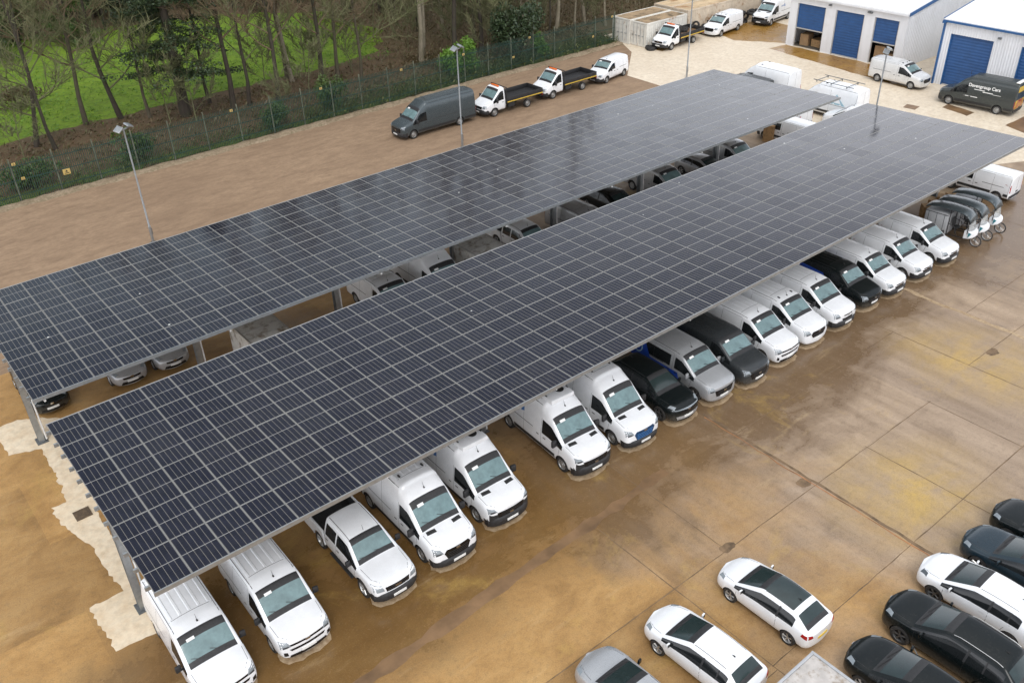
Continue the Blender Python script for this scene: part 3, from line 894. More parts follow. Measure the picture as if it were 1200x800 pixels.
def cab(spec, root):
    """pickup or truck cab with bonnet: nose at x = xn, closed rear wall at xn - back"""
    xn, w, H = spec['xn'], spec['W'] / 2, spec['H']
    cx, cz, hx, hz, back, B, nz = spec['cx'], spec['cz'], spec['hx'], spec['hz'], spec['back'], spec['belt'], spec['nz']
    tw = spec.get('tw', 0.74); lo = spec.get('low', 0.36)
    lerp = lambda a, b, t: a + (b - a) * t
    S = [st(xn - 0.03, lo, 0.5 * w, (0.72 * w, lo + .05), (0.82 * w, lo + 0.24), (0.80 * w, nz - 0.2), (0.74 * w, nz - 0.09), (0.66 * w, nz - 0.03), nz),
         st(xn - 0.14, lo - 0.02, 0.6 * w, (0.90 * w, lo + .03), (0.95 * w, lo + 0.26), (0.93 * w, nz - 0.12), (0.88 * w, nz), (0.78 * w, nz + 0.05), nz + 0.07),
         st(xn - 0.5, lo, 0.6 * w, (0.95 * w, lo + .05), (0.985 * w, 0.66), (0.965 * w, lerp(nz, B, .5) - 0.03), (0.91 * w, lerp(nz, cz, .5)), (0.82 * w, lerp(nz, cz, .5) + 0.04), lerp(nz, cz, .5) + 0.06),
         st(xn - cx + 0.12, lo, 0.6 * w, (0.96 * w, lo + .05), (w, 0.68), (0.98 * w, B - 0.03), (0.92 * w, cz - 0.05), (0.82 * w, cz), cz + 0.02)]
    scr = []
    for t in (0, 0.05, 0.94, 1.0):
        scr.append(st(xn - lerp(cx, hx, t), lo, 0.6 * w, (0.96 * w, lo + .05), (w, 0.70), (0.985 * w, lerp(B - .02, B, t)), (lerp(0.93, tw + 0.05, t) * w, lerp(cz - 0.02, hz - 0.10, t)), (lerp(0.84, tw, t) * w, lerp(cz + 0.02, hz - 0.035, t)), lerp(cz + 0.06, hz + 0.01, t)))
    S += scr
    full = lambda x, k=1.0, h=H: st(x, lo, 0.6 * w, (0.96 * w * k, lo + .05), (w * k, 0.72), (0.985 * w * k, B), ((tw + 0.045) * w * k, H - 0.14), (tw * w * k, h - 0.05), h)
    S.append(full(xn - lerp(hx, back, 0.3))); S.append(full(xn - lerp(hx, back, 0.75)))
    S.append(full(xn - back + 0.09)); S.append(full(xn - back + 0.02, 0.985, H - 0.01)); S.append(full(xn - back, 0.95, H - 0.05))
    S.sort(key=lambda q: -q['x'])
    xs = [q['x'] for q in S]
    x0, x1, x2, x3 = [q['x'] for q in scr]
    def mf(i, seg):
        if i == -1: return 3 if seg in (0, 1, 2) else 0
        mid = (xs[i] + xs[i + 1]) / 2
        if seg in (6, 7) and x1 > mid > x2: return 1
        if seg in (6, 7) and (x0 > mid > x1 or x2 > mid > x3): return 6
        if seg == 4 and x0 > mid > xn - back + 0.10: return 2
        if seg in (1, 2) and mid > xn - 0.32: return 3
        if seg == 0: return 6
        return 0
    R = spec['R']; fa = spec['fa']
    b = Body(S, mf, [(xn - fa, R * 1.17, R + 0.02, w * 0.62, w * 1.2)], bow_f=0.10)
    zu = H - 0.17
    for sd in 'LR':
        for xd in spec['doors']:
            b.line(sd, [(xn - xd, lo + 0.1), (xn - xd, B)], 0.013)
            b.line(sd, [(xn - xd, B + 0.02), (xn - xd - 0.02, zu)], 0.085, 0.004, mi=0)
            b.line(sd, [(xn - xd + 0.26, B - 0.12), (xn - xd + 0.08, B - 0.12)], 0.04, 0.012)
        b.line(sd, [(xn - cx - 0.10, lo + 0.1), (xn - cx - 0.10, B - 0.06)], 0.013)
    for sg in (1, -1):
        b.line('T', [(xn - 0.2, sg * 0.60 * w), (xn - 0.5, sg * 0.80 * w), (xn - cx + 0.14, sg * 0.84 * w)])
        b.line('T', [(xn - hx - 0.08, sg * tw * w * 0.9), (xn - back + 0.12, sg * tw * w * 0.9)], 0.02)
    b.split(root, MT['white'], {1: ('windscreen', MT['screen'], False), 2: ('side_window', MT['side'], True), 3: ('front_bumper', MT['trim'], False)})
    mb = MB()
    b.patch(mb, 'F', [(-0.48 * w, nz - 0.26), (0.48 * w, nz - 0.26), (0.52 * w, nz - 0.06), (-0.52 * w, nz - 0.06)], 8, 3, 0.014)
    g = mb.build('grille', MT['gloss'], root, 40)
    mb = MB()
    for z in (nz - 0.20, nz - 0.12):
        b.patch(mb, 'F', [(-0.44 * w, z), (0.44 * w, z), (0.44 * w, z + 0.02), (-0.44 * w, z + 0.02)], 6, 1, 0.024)
    mb.build('grille_bar', MT['trim'], g, 40)
    mb = MB(); b.patch(mb, 'F', [(-0.12, nz - 0.18), (0.12, nz - 0.18), (0.12, nz - 0.11), (-0.12, nz - 0.11)], 2, 1, 0.032)
    mb.build('badge', MT['chrome'], root)
    for sg in (1, -1):
        mb = MB()
        b.patch(mb, 'F', [(sg * 0.56 * w, nz - 0.20), (sg * 0.92 * w, nz - 0.20), (sg * 0.90 * w, nz + 0.04), (sg * 0.62 * w, nz + 0.01)], 4, 3, 0.010)
        mb.build('headlight', MT['lamp'], root, 40)
    bumper_bar(root, xn, w, lo - 0.03, lo + 0.30, 0.11)
    mb = MB(); mb.box((xn + 0.122, 0, lo + 0.14), (0.012, 0.52, 0.11))
    mb.build('number_plate', MT['plate'], root)
    mb = MB()
    for ya, yb in ((0.60, -0.02), (-0.05, -0.66)):
        pts = []
        for k in range(5):
            t = k / 4
            p, nn = b.cast('T', xn - cx - 0.05 - 0.12 * t, lerp(ya, yb, t) * w)
            pts.append(p + nn * 0.016)
        mb.tube(pts, 0.010, 4)
    mb.build('wiper', MT['trim'], root)
    mb = MB(); p, nn = b.cast('T', xn - hx - 0.14, 0.02)
    mb.tube([p, p + Vector((-0.08, 0, 0.2))], [0.010, 0.004], 5)
    mb.build('aerial', MT['trim'], root)
    mirror(root, xn - cx - 0.28, 0.97 * w, B + 0.08, 'trim', spec.get('mir', 1.0))
    # rear wall window
    mb = MB(); b.patch(mb, 'B', [(-0.62 * w, B + 0.08), (0.62 * w, B + 0.08), (0.56 * w, H - 0.2), (-0.56 * w, H - 0.2)], 4, 2, 0.006)
    mb.build('rear_window', MT['side'], root)
    return b

def pickup():
    root = empty('pickup_truck')
    L, w = 5.3, 0.935; xn = L / 2
    cab(dict(xn=xn, W=1.87, H=1.79, cx=1.28, cz=1.12, hx=2.02, hz=1.70, back=3.62, belt=1.08, nz=0.98, R=0.38, fa=0.93, doors=(2.72, 3.52), tw=0.72), root)
    # load bed: side walls with rolled tops, front wall, tailgate, wheel arches cut in
    xa, xb = xn - 3.66, -xn + 0.10
    R = 0.38; xr = xn - 0.93 - 3.1
    for sg in (1, -1):
        mb = MB()
        prof = [(xa, 0.46), (xa, 1.10)]
        prof = [(xa, 1.10), (xb, 1.10), (xb, 0.52)]
        arc = [(xr + R * 1.16 * math.cos(a), R + R * 1.16 * math.sin(a)) for a in [math.radians(t) for t in range(172, 7, -11)]]
        prof += [(arc[0][0], 0.52)] + arc + [(arc[-1][0], 0.46), (xa, 0.46)]
        mb.extr(prof, 'y', sg * (w - 0.07), sg * (w - 0.005))
        mb.rbox(((xa + xb) / 2, sg * (w - 0.045), 1.10), (xa - xb, 0.09, 0.05), 0.018)
        mb.build('bed_side', MT['white'], root, 35)
    mb = MB(); mb.rbox((xb - 0.02, 0, 0.80), (0.07, 2 * w - 0.10, 0.62), 0.02)
    mb.build('tailgate', MT['white'], root, 35)
    mb = MB()
    mb.box(((xa + xb) / 2, 0, 0.62), (xa - xb - 0.02, 2 * w - 0.15, 0.05))
    for sg in (1, -1):
        mb.box(((xa + xb) / 2, sg * (w - 0.09), 0.88), (xa - xb - 0.02, 0.035, 0.46))
        mb.rbox((xr, sg * (w - 0.22), 0.74), (0.85, 0.24, 0.22), 0.05)
    mb.box((xa - 0.02, 0, 0.86), (0.05, 2 * w - 0.16, 0.48))
    for k in range(9): mb.box(((xa + xb) / 2, -0.56 + k * 0.14, 0.652), (xa - xb - 0.1, 0.05, 0.014))
    mb.build('bed_liner', MT['trim'], root)
    mb = MB()
    for sg in (1, -1): mb.box(((xa + xb) / 2 + 0.8, sg * 0.45, 0.48), (4.3, 0.10, 0.14))
    mb.rbox((-xn + 0.02, 0, 0.50), (0.12, 1.7, 0.16), 0.03)
    for sg in (1, -1): mb.rbox((xn - 2.4, sg * (w - 0.03), 0.40), (1.6, 0.14, 0.06), 0.02)
    mb.build('chassis', MT['trim'], root)
    for sg in (1, -1):
        mb = MB(); mb.rbox((xb - 0.005, sg * (w - 0.07), 0.88), (0.09, 0.12, 0.30), 0.02)
        mb.build('tail_light', MT['red'], root)
    add_wheels(root, [xn - 0.93, xr], w - 0.14, R, 0.25, 'alloy', 'alloy')
    return root

def dropside(load=False):
    root = empty('dropside_truck')
    L, w = 6.2, 1.0; xn = L / 2
    b = cab(dict(xn=xn, W=2.0, H=2.22, cx=0.88, cz=1.30, hx=1.62, hz=2.10, back=2.15, belt=1.18, nz=0.98, R=0.35, fa=0.98, doors=(2.02,), tw=0.80, mir=1.25), root)
    xa, xb = xn - 2.27, -xn
    mb = MB(); mb.box(((xa + xb) / 2, 0, 0.90), (xa - xb, 2.06, 0.10))
    for k in range(12): mb.box(((xa + xb) / 2, -0.93 + k * 0.169, 0.954), (xa - xb - 0.1, 0.10, 0.012))
    mb.build('load_floor', MT['floor'] if load else MT['trim'], root)
    for sg in (1, -1):
        mb = MB(); mb.rbox(((xa + xb) / 2, sg * 1.02, 1.12), (xa - xb, 0.045, 0.42), 0.012)
        for k in range(6): mb.box((xa - 0.3 - k * (xa - xb - 0.6) / 5, sg * 1.046, 1.12), (0.05, 0.02, 0.40))
        s_ = mb.build('drop_side', MT['trim'], root, 40)
        mb = MB(); mb.box(((xa + xb) / 2, sg * 1.056, 0.955), (xa - xb - 0.05, 0.012, 0.085))
        mb.build('reflective_stripe', MT['stripe'], s_)
    mb = MB(); mb.rbox((xb + 0.02, 0, 1.12), (0.045, 2.04, 0.42), 0.012)
    mb.build('tailboard', MT['trim'], root, 40)
    mb = MB()
    for yy in (-0.98, 0.98): mb.box((xa + 0.02, yy, 1.55), (0.07, 0.07, 1.30))
    for z in (1.05, 1.35, 1.65, 1.95, 2.18): mb.box((xa + 0.02, 0, z), (0.05, 1.92, 0.05))
    for k in range(9): mb.box((xa + 0.02, -0.8 + k * 0.2, 1.6), (0.02, 0.02, 1.1))
    mb.build('headboard', MT['trim'], root)
    mb = MB()
    for sg in (1, -1):
        mb.box((-0.6, sg * 0.42, 0.72), (4.6, 0.09, 0.22))
        mb.rbox((xa - 0.55, sg * 0.82, 0.62), (0.7, 0.30, 0.35), 0.04)
    mb.box((xb + 0.1, 0, 0.6), (0.08, 1.8, 0.12))
    mb.build('chassis', MT['trim'], root)
    bm_ = MB(); p, nn = b.cast('T', xn - 1.85, 0.0)
    bm_.rbox(p + Vector((0, 0, 0.06)), (0.16, 0.95, 0.11), 0.04)
    bm_.build('beacon_bar', MT['amber'], root, 40)
    for sg in (1, -1):
        mb = MB(); mb.box((xb - 0.02, sg * 0.85, 0.78), (0.05, 0.30, 0.12)); mb.build('tail_light', MT['red'], root)
    add_wheels(root, [xn - 0.98, xn - 4.55], w - 0.13, 0.35, 0.24, 'steel', 'steel')
    return root

def trike():
    """electric cargo trike with a long roof, clear screen and a solid load box behind the seat; nose towards +x"""
    root = empty('cargo_trike')
    mb = MB()
    mb.rbox((-0.55, 0, 0.92), (1.25, 0.98, 1.16), 0.05)
    mb.build('load_box', MT['boxgrey'], root, 35)
    mb = MB()
    for sg in (1, -1):
        for xx in (-0.98, -0.55, -0.13): mb.box((xx, sg * 0.495, 0.92), (0.018, 0.012, 1.06))
        mb.box((-0.55, sg * 0.495, 0.38), (1.2, 0.014, 0.03)); mb.box((-0.55, sg * 0.495, 1.46), (1.2, 0.014, 0.03))
    mb.build('box_trim', MT['trim'], root)
    prof = [(1.22, 1.42), (1.10, 1.66), (0.88, 1.82), (0.55, 1.90), (0.0, 1.93), (-0.6, 1.90), (-1.05, 1.82), (-1.22, 1.72)]
    vs = []; fs = []
    n = 8
    for (x, z) in prof:
        for k in range(n + 1):
            y = -0.46 + 0.92 * k / n
            vs.append((x, y, z - 0.09 * (abs(y) / 0.46) ** 3))
    for i in range(len(prof) - 1):
        for k in range(n): fs.append((i * (n + 1) + k, i * (n + 1) + k + 1, (i + 1) * (n + 1) + k + 1, (i + 1) * (n + 1) + k))
    m_ = MB(); m_.add(vs, fs)
    o = m_.build('roof', MT['slate'], root, 50)
    so_ = o.modifiers.new('thick', 'SOLIDIFY'); so_.thickness = 0.035; so_.offset = 0
    mb = MB()
    rows = [(1.235, 1.40), (1.30, 1.15), (1.33, 0.92)]
    vs = []
    for (x, z) in rows:
        for k in range(n + 1):
            y = -0.42 + 0.84 * k / n
            vs.append((x - 0.16 * (abs(y) / 0.42) ** 2.5, y, z))
    mb.add(vs, [(i * (n + 1) + k, i * (n + 1) + k + 1, (i + 1) * (n + 1) + k + 1, (i + 1) * (n + 1) + k) for i in range(2) for k in range(n)])
    o = mb.build('windscreen', MT['polycarb'], root, 50)
    s2 = o.modifiers.new('thick', 'SOLIDIFY'); s2.thickness = 0.008
    mb = MB()
    for sg in (1, -1):
        mb.tube([(1.16, sg * 0.42, 0.75), (1.14, sg * 0.42, 1.45), (0.95, sg * 0.43, 1.74)], 0.022, 6)
        mb.tube([(0.12, sg * 0.43, 0.45), (0.12, sg * 0.43, 1.84)], 0.022, 6)
        mb.tube([(1.15, sg * 0.40, 0.48), (0.12, sg * 0.40, 0.42), (-1.15, sg * 0.40, 0.40)], 0.028, 6)
        mb.tube([(0.12, sg * 0.43, 1.05), (0.45, sg * 0.43, 0.95), (0.6, sg * 0.42, 0.5)], 0.018, 6)
    mb.build('frame', MT['trim'], root, 50)
    # nose fairing: tapering shell
    mb = MB()
    ring = lambda x, w, z0, z1: [(x, -w, z0), (x, w, z0), (x, w * 0.92, z1), (x, -w * 0.92, z1)]
    secs = [ring(0.98, 0.44, 0.46, 0.90), ring(1.25, 0.42, 0.50, 0.92), ring(1.42, 0.30, 0.56, 0.86), ring(1.50, 0.14, 0.62, 0.78)]
    vs = [v for r in secs for v in r]
    fs = [(4 * i + k, 4 * i + (k + 1) % 4, 4 * i + 4 + (k + 1) % 4, 4 * i + 4 + k) for i in range(3) for k in range(4)] + [(3, 2, 1, 0), (12, 13, 14, 15)]
    mb.add(vs, fs)
    f = mb.build('nose_fairing', MT['white'], root, 40)
    bv = f.modifiers.new('b', 'BEVEL'); bv.width = 0.03; bv.segments = 2
    mb = MB()
    for sg in (1, -1):
        q = [Vector((1.22, sg * 0.428, 0.86)), Vector((1.22, sg * 0.430, 0.56)), Vector((1.36, sg * 0.368, 0.80))]
        nn = Vector((0.35, sg * 1.0, 0)).normalized() * 0.012
        mb.add([v + nn for v in q] + [v - nn * 0.5 for v in q], [(0, 1, 2), (3, 5, 4), (0, 3, 4, 1), (1, 4, 5, 2), (2, 5, 3, 0)])
    q = [(1.36, -0.30, 0.885), (1.36, 0.30, 0.885), (1.485, 0.0, 0.80)]
    mb.build('teal_panel', MT['teal'], root)
    mb = MB(); mb.rbox((0.42, 0, 0.80), (0.28, 0.34, 0.10), 0.04); mb.rbox((0.22, 0, 1.08), (0.08, 0.34, 0.42), 0.03, 0, Matrix.Rotation(-0.15, 3, 'Y')); mb.tube([(0.4, 0, 0.42), (0.4, 0, 0.78)], 0.03, 6)
    mb.build('seat', MT['trim'], root, 40)
    mb = MB(); mb.tube([(1.02, 0, 0.5), (0.92, 0, 1.05)], 0.02, 6); mb.tube([(0.82, -0.28, 1.10), (0.92, -0.15, 1.06), (0.92, 0.15, 1.06), (0.82, 0.28, 1.10)], 0.016, 6)
    mb.build('handlebar', MT['trim'], root, 50)
    def bike_wheel(x, y, R):
        t = MB()
        t.lathe([(R - 0.05 + 0.025 * (1 + math.cos(a)), 0.026 * math.sin(a)) for a in [2 * PI * k / 8 for k in range(8)]], 30, 'y', closed=True)
        wo = t.build('wheel', MT['rubber'], root, 60)
        wo.location = (x, y, R)
        r = MB()
        r.lathe([(R - 0.05, 0.016), (R - 0.075, 0.014), (R - 0.075, -0.014), (R - 0.05, -0.016)], 30, 'y', closed=True)
        r.lathe([(0.001, 0.05), (0.035, 0.05), (0.035, -0.05), (0.001, -0.05)], 12, 'y')
        for k in range(18):
            a = 2 * PI * k / 18
            r.tube([(0.03 * math.cos(a + .5), 0.03 * (-1) ** k, 0.03 * math.sin(a + .5)), ((R - 0.07) * math.cos(a), 0, (R - 0.07) * math.sin(a))], 0.006, 4, caps=False)
        r.build('rim', MT['alloy'], wo, 60)
    bike_wheel(1.52, 0, 0.31)
    for sg in (1, -1): bike_wheel(-0.62, sg * 0.54, 0.31)
    mb = MB()
    for sg in (1, -1): mb.tube([(1.52, sg * 0.06, 0.31), (1.36, sg * 0.06, 0.62), (1.20, 0, 0.72)], 0.016, 6)
    mb.lathe([(0.37, -0.05), (0.38, 0), (0.37, 0.05)], 10, 'y', (1.52, 0, 0.31)) if False else None
    mb.build('fork', MT['trim'], root, 50)
    return root

# extra materials used by the builders above
MT['floor'] = simple('rusty_load_floor', (0.22, 0.12, 0.05), 0.75, var=0.4, scale=5, grime=((0.05, 0.04, 0.03), 3, 0.5))
MT['stripe'] = simple('yellow_reflective_tape', (0.62, 0.42, 0.06), 0.4, var=0.15)
MT['boxgrey'] = simple('pale_grey_panel', (0.40, 0.41, 0.42), 0.45, var=0.1)
def polycarb():
    m, nt, p = M('clear_plastic')
    p.inputs['Base Color'].default_value = (0.55, 0.57, 0.56, 1)
    p.inputs['Roughness'].default_value = 0.12
    p.inputs['Alpha'].default_value = 0.35
    return m
MT['polycarb'] = polycarb()

# ------------------------------------------------------------------ ground
def sheet(name, pts, z, mat, jit=0.0, step=0.6, kind='structure', seed=1):
    rnd = random.Random(seed)
    P = []
    for i in range(len(pts)):
        a, b = Vector(pts[i][:2]), Vector(pts[(i + 1) % len(pts)][:2])
        k = max(1, int((b - a).length / step)) if jit else 1
        for t in range(k):
            p = a.lerp(b, t / k)
            if jit and t: p += Vector((rnd.gauss(0, jit), rnd.gauss(0, jit)))
            P.append((p.x, p.y, z))
    bm = bmesh.new()
    f = bm.faces.new([bm.verts.new(p) for p in P])
    if f.normal.z < 0: f.normal_flip()
    f.normal_update()
    if f.normal.z < 0: f.normal_flip()
    bmesh.ops.triangulate(bm, faces=[f])
    me = bpy.data.meshes.new(name); bm.to_mesh(me); bm.free()
    me.materials.append(mat)
    o = bpy.data.objects.new(name, me); COL.objects.link(o)
    if kind: o['kind'] = kind
    return o

def yard_mat():
    m, nt, p = M('wet_stained_concrete')
    v = coords(nt)
    big = noise(nt, v, 0.09, 6, 0.62, 0.6)
    mid = noise(nt, coords(nt, (1, 1.5, 1), loc=(11, 4, 0)), 0.42, 7, 0.66, 0.4)
    strk = noise(nt, coords(nt, (0.22, 1.4, 1), loc=(5, 2, 0)), 0.9, 6, 0.65)
    strk2 = noise(nt, coords(nt, (1.6, 0.2, 1), loc=(2, 7, 0)), 0.8, 6, 0.65)
    fine = noise(nt, v, 5.0, 8, 0.72)
    sx = N(nt, 'ShaderNodeSeparateXYZ'); t = N(nt, 'ShaderNodeTexCoord'); nt.links.new(t.outputs['Object'], sx.inputs[0])
    ochre = ramp(nt, mid, [(0.28, (0.26, 0.142, 0.047)), (0.5, (0.405, 0.234, 0.084)), (0.72, (0.52, 0.325, 0.130))])
    grey = ramp(nt, strk2, [(0.3, (0.30, 0.217, 0.146)), (0.7, (0.47, 0.355, 0.25))])
    # the slabs away from the entrance keep less iron stain
    gx = math_(nt, 'MULTIPLY_ADD', sx.outputs[0], 0.052, -0.62)
    gsel = math_(nt, 'ADD', gx, math_(nt, 'MULTIPLY_ADD', big, 3.0, -1.5))
    gsel = ramp(nt, gsel, [(0.05, 0.0), (0.75, 1.0)])
    c = mix(nt, gsel, ochre, grey)
    # each bay cast on its own: small difference of tone per slab
    fl = N(nt, 'ShaderNodeVectorMath', operation='FLOOR')
    nt.links.new(coords(nt, (1 / 8.3, 1 / 4.25, 0.0), loc=(-23.5 / 8.3 + 3.0, 17.6 / 4.25, 0.5)), fl.inputs[0])
    wn_ = N(nt, 'ShaderNodeTexWhiteNoise', noise_dimensions='3D'); nt.links.new(fl.outputs[0], wn_.inputs['Vector'])
    tone = ramp(nt, wn_.outputs['Value'], [(0.0, (0.84, 0.84, 0.86)), (0.5, (1, 1, 1)), (1.0, (1.13, 1.12, 1.10))])
    c = mix(nt, 1.0, c, tone, 'MULTIPLY')
    # damp: a broad soaked band where the bay fronts drain, plus loose puddle-like blots
    band = math_(nt, 'ABSOLUTE', math_(nt, 'ADD', sx.outputs[1], 11.2))
    band = math_(nt, 'MULTIPLY_ADD', band, -0.17, 1.0, clamp=True)
    wetn = math_(nt, 'ADD', math_(nt, 'MULTIPLY', band, 0.58), math_(nt, 'MULTIPLY_ADD', big, 1.4, -0.52))
    wetn = math_(nt, 'ADD', wetn, math_(nt, 'MULTIPLY_ADD', mid, 0.9, -0.42))
    wet = ramp(nt, wetn, [(0.30, 0.0), (0.62, 1.0)])
    c = mix(nt, math_(nt, 'MULTIPLY', wet, 0.72), c, (0.105, 0.054, 0.016))
    pale = ramp(nt, strk, [(0.60, 0.0), (0.80, 0.5)])
    c = mix(nt, pale, c, (0.60, 0.44, 0.24))
    yel = ramp(nt, noise(nt, coords(nt, (1, 1, 1), loc=(31, 8, 0)), 0.22, 7, 0.7, 0.8), [(0.58, 0.0), (0.74, 0.55)])
    # two old spills of yellow silt beyond the drain line
    def blob(x, y, rx, ry):
        dx = math_(nt, 'MULTIPLY', math_(nt, 'ADD', sx.outputs[0], -x), 1 / rx); dy = math_(nt, 'MULTIPLY', math_(nt, 'ADD', sx.outputs[1], -y), 1 / ry)
        return math_(nt, 'SUBTRACT', 1.0, math_(nt, 'SQRT', math_(nt, 'ADD', math_(nt, 'MULTIPLY', dx, dx), math_(nt, 'MULTIPLY', dy, dy))), clamp=True)
    bl = math_(nt, 'MAXIMUM', blob(26.0, -20.5, 4.5, 4.0), blob(36.5, -17.5, 4.0, 5.0))
    bl = math_(nt, 'MULTIPLY', bl, math_(nt, 'MULTIPLY_ADD', mid, 3.0, -0.9, clamp=True), clamp=True)
    yel = math_(nt, 'MAXIMUM', yel, bl)
    c = mix(nt, yel, c, (0.52, 0.345, 0.095))
    spot = ramp(nt, noise(nt, coords(nt, (1, 1, 1), loc=(9, 3, 0)), 1.7, 5, 0.7), [(0.68, 0.0), (0.76, 0.4)])
    c = mix(nt, spot, c, (0.14, 0.09, 0.045))
    c = mix(nt, ramp(nt, fine, [(0.30, 0.30), (0.52, 0.0)]), c, (0.09, 0.06, 0.03))
    grit = noise(nt, v, 21.0, 5, 0.75)
    c = mix(nt, ramp(nt, grit, [(0.36, 0.34), (0.50, 0.0)]), c, (0.11, 0.07, 0.035))
    c = mix(nt, ramp(nt, grit, [(0.56, 0.0), (0.70, 0.22)]), c, (0.62, 0.48, 0.30))
    nt.links.new(c, p.inputs['Base Color'])
    ro = mix(nt, wet, ramp(nt, fine, [(0.3, 0.55), (0.7, 0.8)]), ramp(nt, fine, [(0.3, 0.13), (0.7, 0.32)]))
    nt.links.new(ro, p.inputs['Roughness'])
    p.inputs['IOR'].default_value = 1.4
    bump(nt, p, fine, 0.12, 0.02)
    return m

def soil(name, c1, c2, c3, sc=1.0, rough=0.9, fine=9.0, bm=0.3, wet=None, stretch=(1, 1, 1)):
    m, nt, p = M(name)
    v = coords(nt, stretch)
    a = noise(nt, v, 0.25 * sc, 6, 0.65, 0.3)
    b_ = noise(nt, coords(nt, stretch, loc=(4, 9, 0)), 1.6 * sc, 7, 0.7)
    f = noise(nt, v, fine, 6, 0.7)
    c = ramp(nt, a, [(0.3, c1), (0.7, c2)])
    c = mix(nt, ramp(nt, b_, [(0.42, 0.0), (0.68, 0.85)]), c, c3)
    c = mix(nt, ramp(nt, f, [(0.32, 0.35), (0.55, 0.0)]), c, tuple(x * 0.5 for x in c1))
    nt.links.new(c, p.inputs['Base Color'])
    p.inputs['Roughness'].default_value = rough
    if wet: nt.links.new(ramp(nt, a, [(0.35, wet), (0.65, rough)]), p.inputs['Roughness'])
    bump(nt, p, f, bm, 0.05)
    return m

MT['yard'] = yard_mat()
MT['earth'] = soil('woodland_earth', (0.115, 0.072, 0.038), (0.165, 0.105, 0.056), (0.08, 0.085, 0.025))
MT['litter'] = soil('leaf_litter', (0.085, 0.048, 0.026), (0.15, 0.078, 0.040), (0.065, 0.075, 0.022), 2.0)
MT['grass'] = soil('bright_grass', (0.115, 0.205, 0.006), (0.185, 0.30, 0.008), (0.08, 0.115, 0.010), 1.2, fine=5.0, bm=0.5)
MT['rough_grass'] = soil('rough_grass', (0.065, 0.115, 0.014), (0.10, 0.15, 0.02), (0.085, 0.065, 0.028), 2.0, bm=0.5)
MT['track'] = soil('compacted_hardcore', (0.25, 0.165, 0.10), (0.35, 0.24, 0.148), (0.20, 0.13, 0.078), 1.0, fine=7.0, bm=0.25, stretch=(0.42, 1, 1))
MT['apron'] = soil('pale_concrete', (0.70, 0.59, 0.45), (0.80, 0.70, 0.55), (0.60, 0.49, 0.35), 1.2, rough=0.6, fine=4.0, bm=0.1)
MT['apron_wet'] = soil('ochre_wet_concrete', (0.30, 0.16, 0.035), (0.42, 0.24, 0.06), (0.24, 0.12, 0.03), 2.0, rough=0.5, fine=6.0, bm=0.1, wet=0.15)
MT['patch'] = soil('new_concrete', (0.76, 0.63, 0.45), (0.82, 0.71, 0.54), (0.66, 0.50, 0.32), 1.2, rough=0.75, fine=3.0, bm=0.04)
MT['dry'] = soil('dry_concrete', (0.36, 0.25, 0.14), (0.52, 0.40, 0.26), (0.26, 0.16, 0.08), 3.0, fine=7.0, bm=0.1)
MT['joint'] = simple('tar_joint', (0.17, 0.11, 0.06), 0.8, var=0.5, scale=2)
MT['rust'] = simple('rust_line', (0.34, 0.15, 0.06), 0.8, var=0.6, scale=1.3)
MT['band'] = simple('dark_wet_band', (0.20, 0.118, 0.058), 0.4, var=0.35, scale=0.9, detail=6)
MT['iron'] = simple('cast_iron', (0.11, 0.075, 0.045), 0.7, var=0.4, scale=8)
MT['kerb'] = soil('rubble_kerb', (0.22, 0.16, 0.10), (0.36, 0.28, 0.19), (0.12, 0.10, 0.05), 3.0, fine=5.0, bm=0.6)

sheet('ground', [(-1500, -1500), (1500, -1500), (1500, 1500), (-1500, 1500)], -0.014, MT['earth'])
sheet('yard', [(-160, -160), (160, -160), (160, -12), (76, -9.5), (64, -7.6), (58.2, -4.5), (57.6, 13.2), (-160, 13.2)], 0.0, MT['yard'])
sheet('track', [(-160, 13.2), (57.6, 13.2), (58.0, 27.0), (64.0, 32.3), (65.5, 34.9), (-160, 34.6)], 0.0, MT['track'], 0.0)
sheet('apron', [(57.6, 13.2), (58.2, -4.5), (64, -7.6), (76, -9.5), (160, -12), (160, 39), (66.6, 39), (65.5, 34.9), (64.0, 32.3), (58.0, 27.0)], 0.0, MT['apron'])
sheet('wet_apron', [(72.4, 7.2), (76.9, 7.2), (76.9, 23.3), (74.6, 23.6)], 0.004, MT['apron_wet'], 0.05, seed=2)
sheet('wet_apron', [(74.6, 28.0), (77.4, 23.6), (83, 23.6), (84, 31.6), (76.0, 32.0)], 0.004, MT['apron_wet'], 0.06, seed=3)
sheet('wet_apron', [(66.2, 32.2), (66.4, 30.4), (70.5, 31.2), (72, 32.2)], 0.004, MT['apron_wet'], 0.05, seed=4)
def gp(*pp): return [G(u, v)[:2] for u, v in pp]
sheet('drain_patch', gp((1111, 122), (1142, 132), (1133, 136), (1104, 126)), 0.004, MT['band'], 0.03, seed=5)
sheet('drain_patch', gp((1063, 122), (1078, 125), (1072, 129), (1058, 126)), 0.004, MT['band'], 0.03, seed=6)
sheet('drain_patch', gp((1178, 147), (1215, 130), (1230, 150), (1205, 158)), 0.004, MT['band'], 0.06, seed=7)
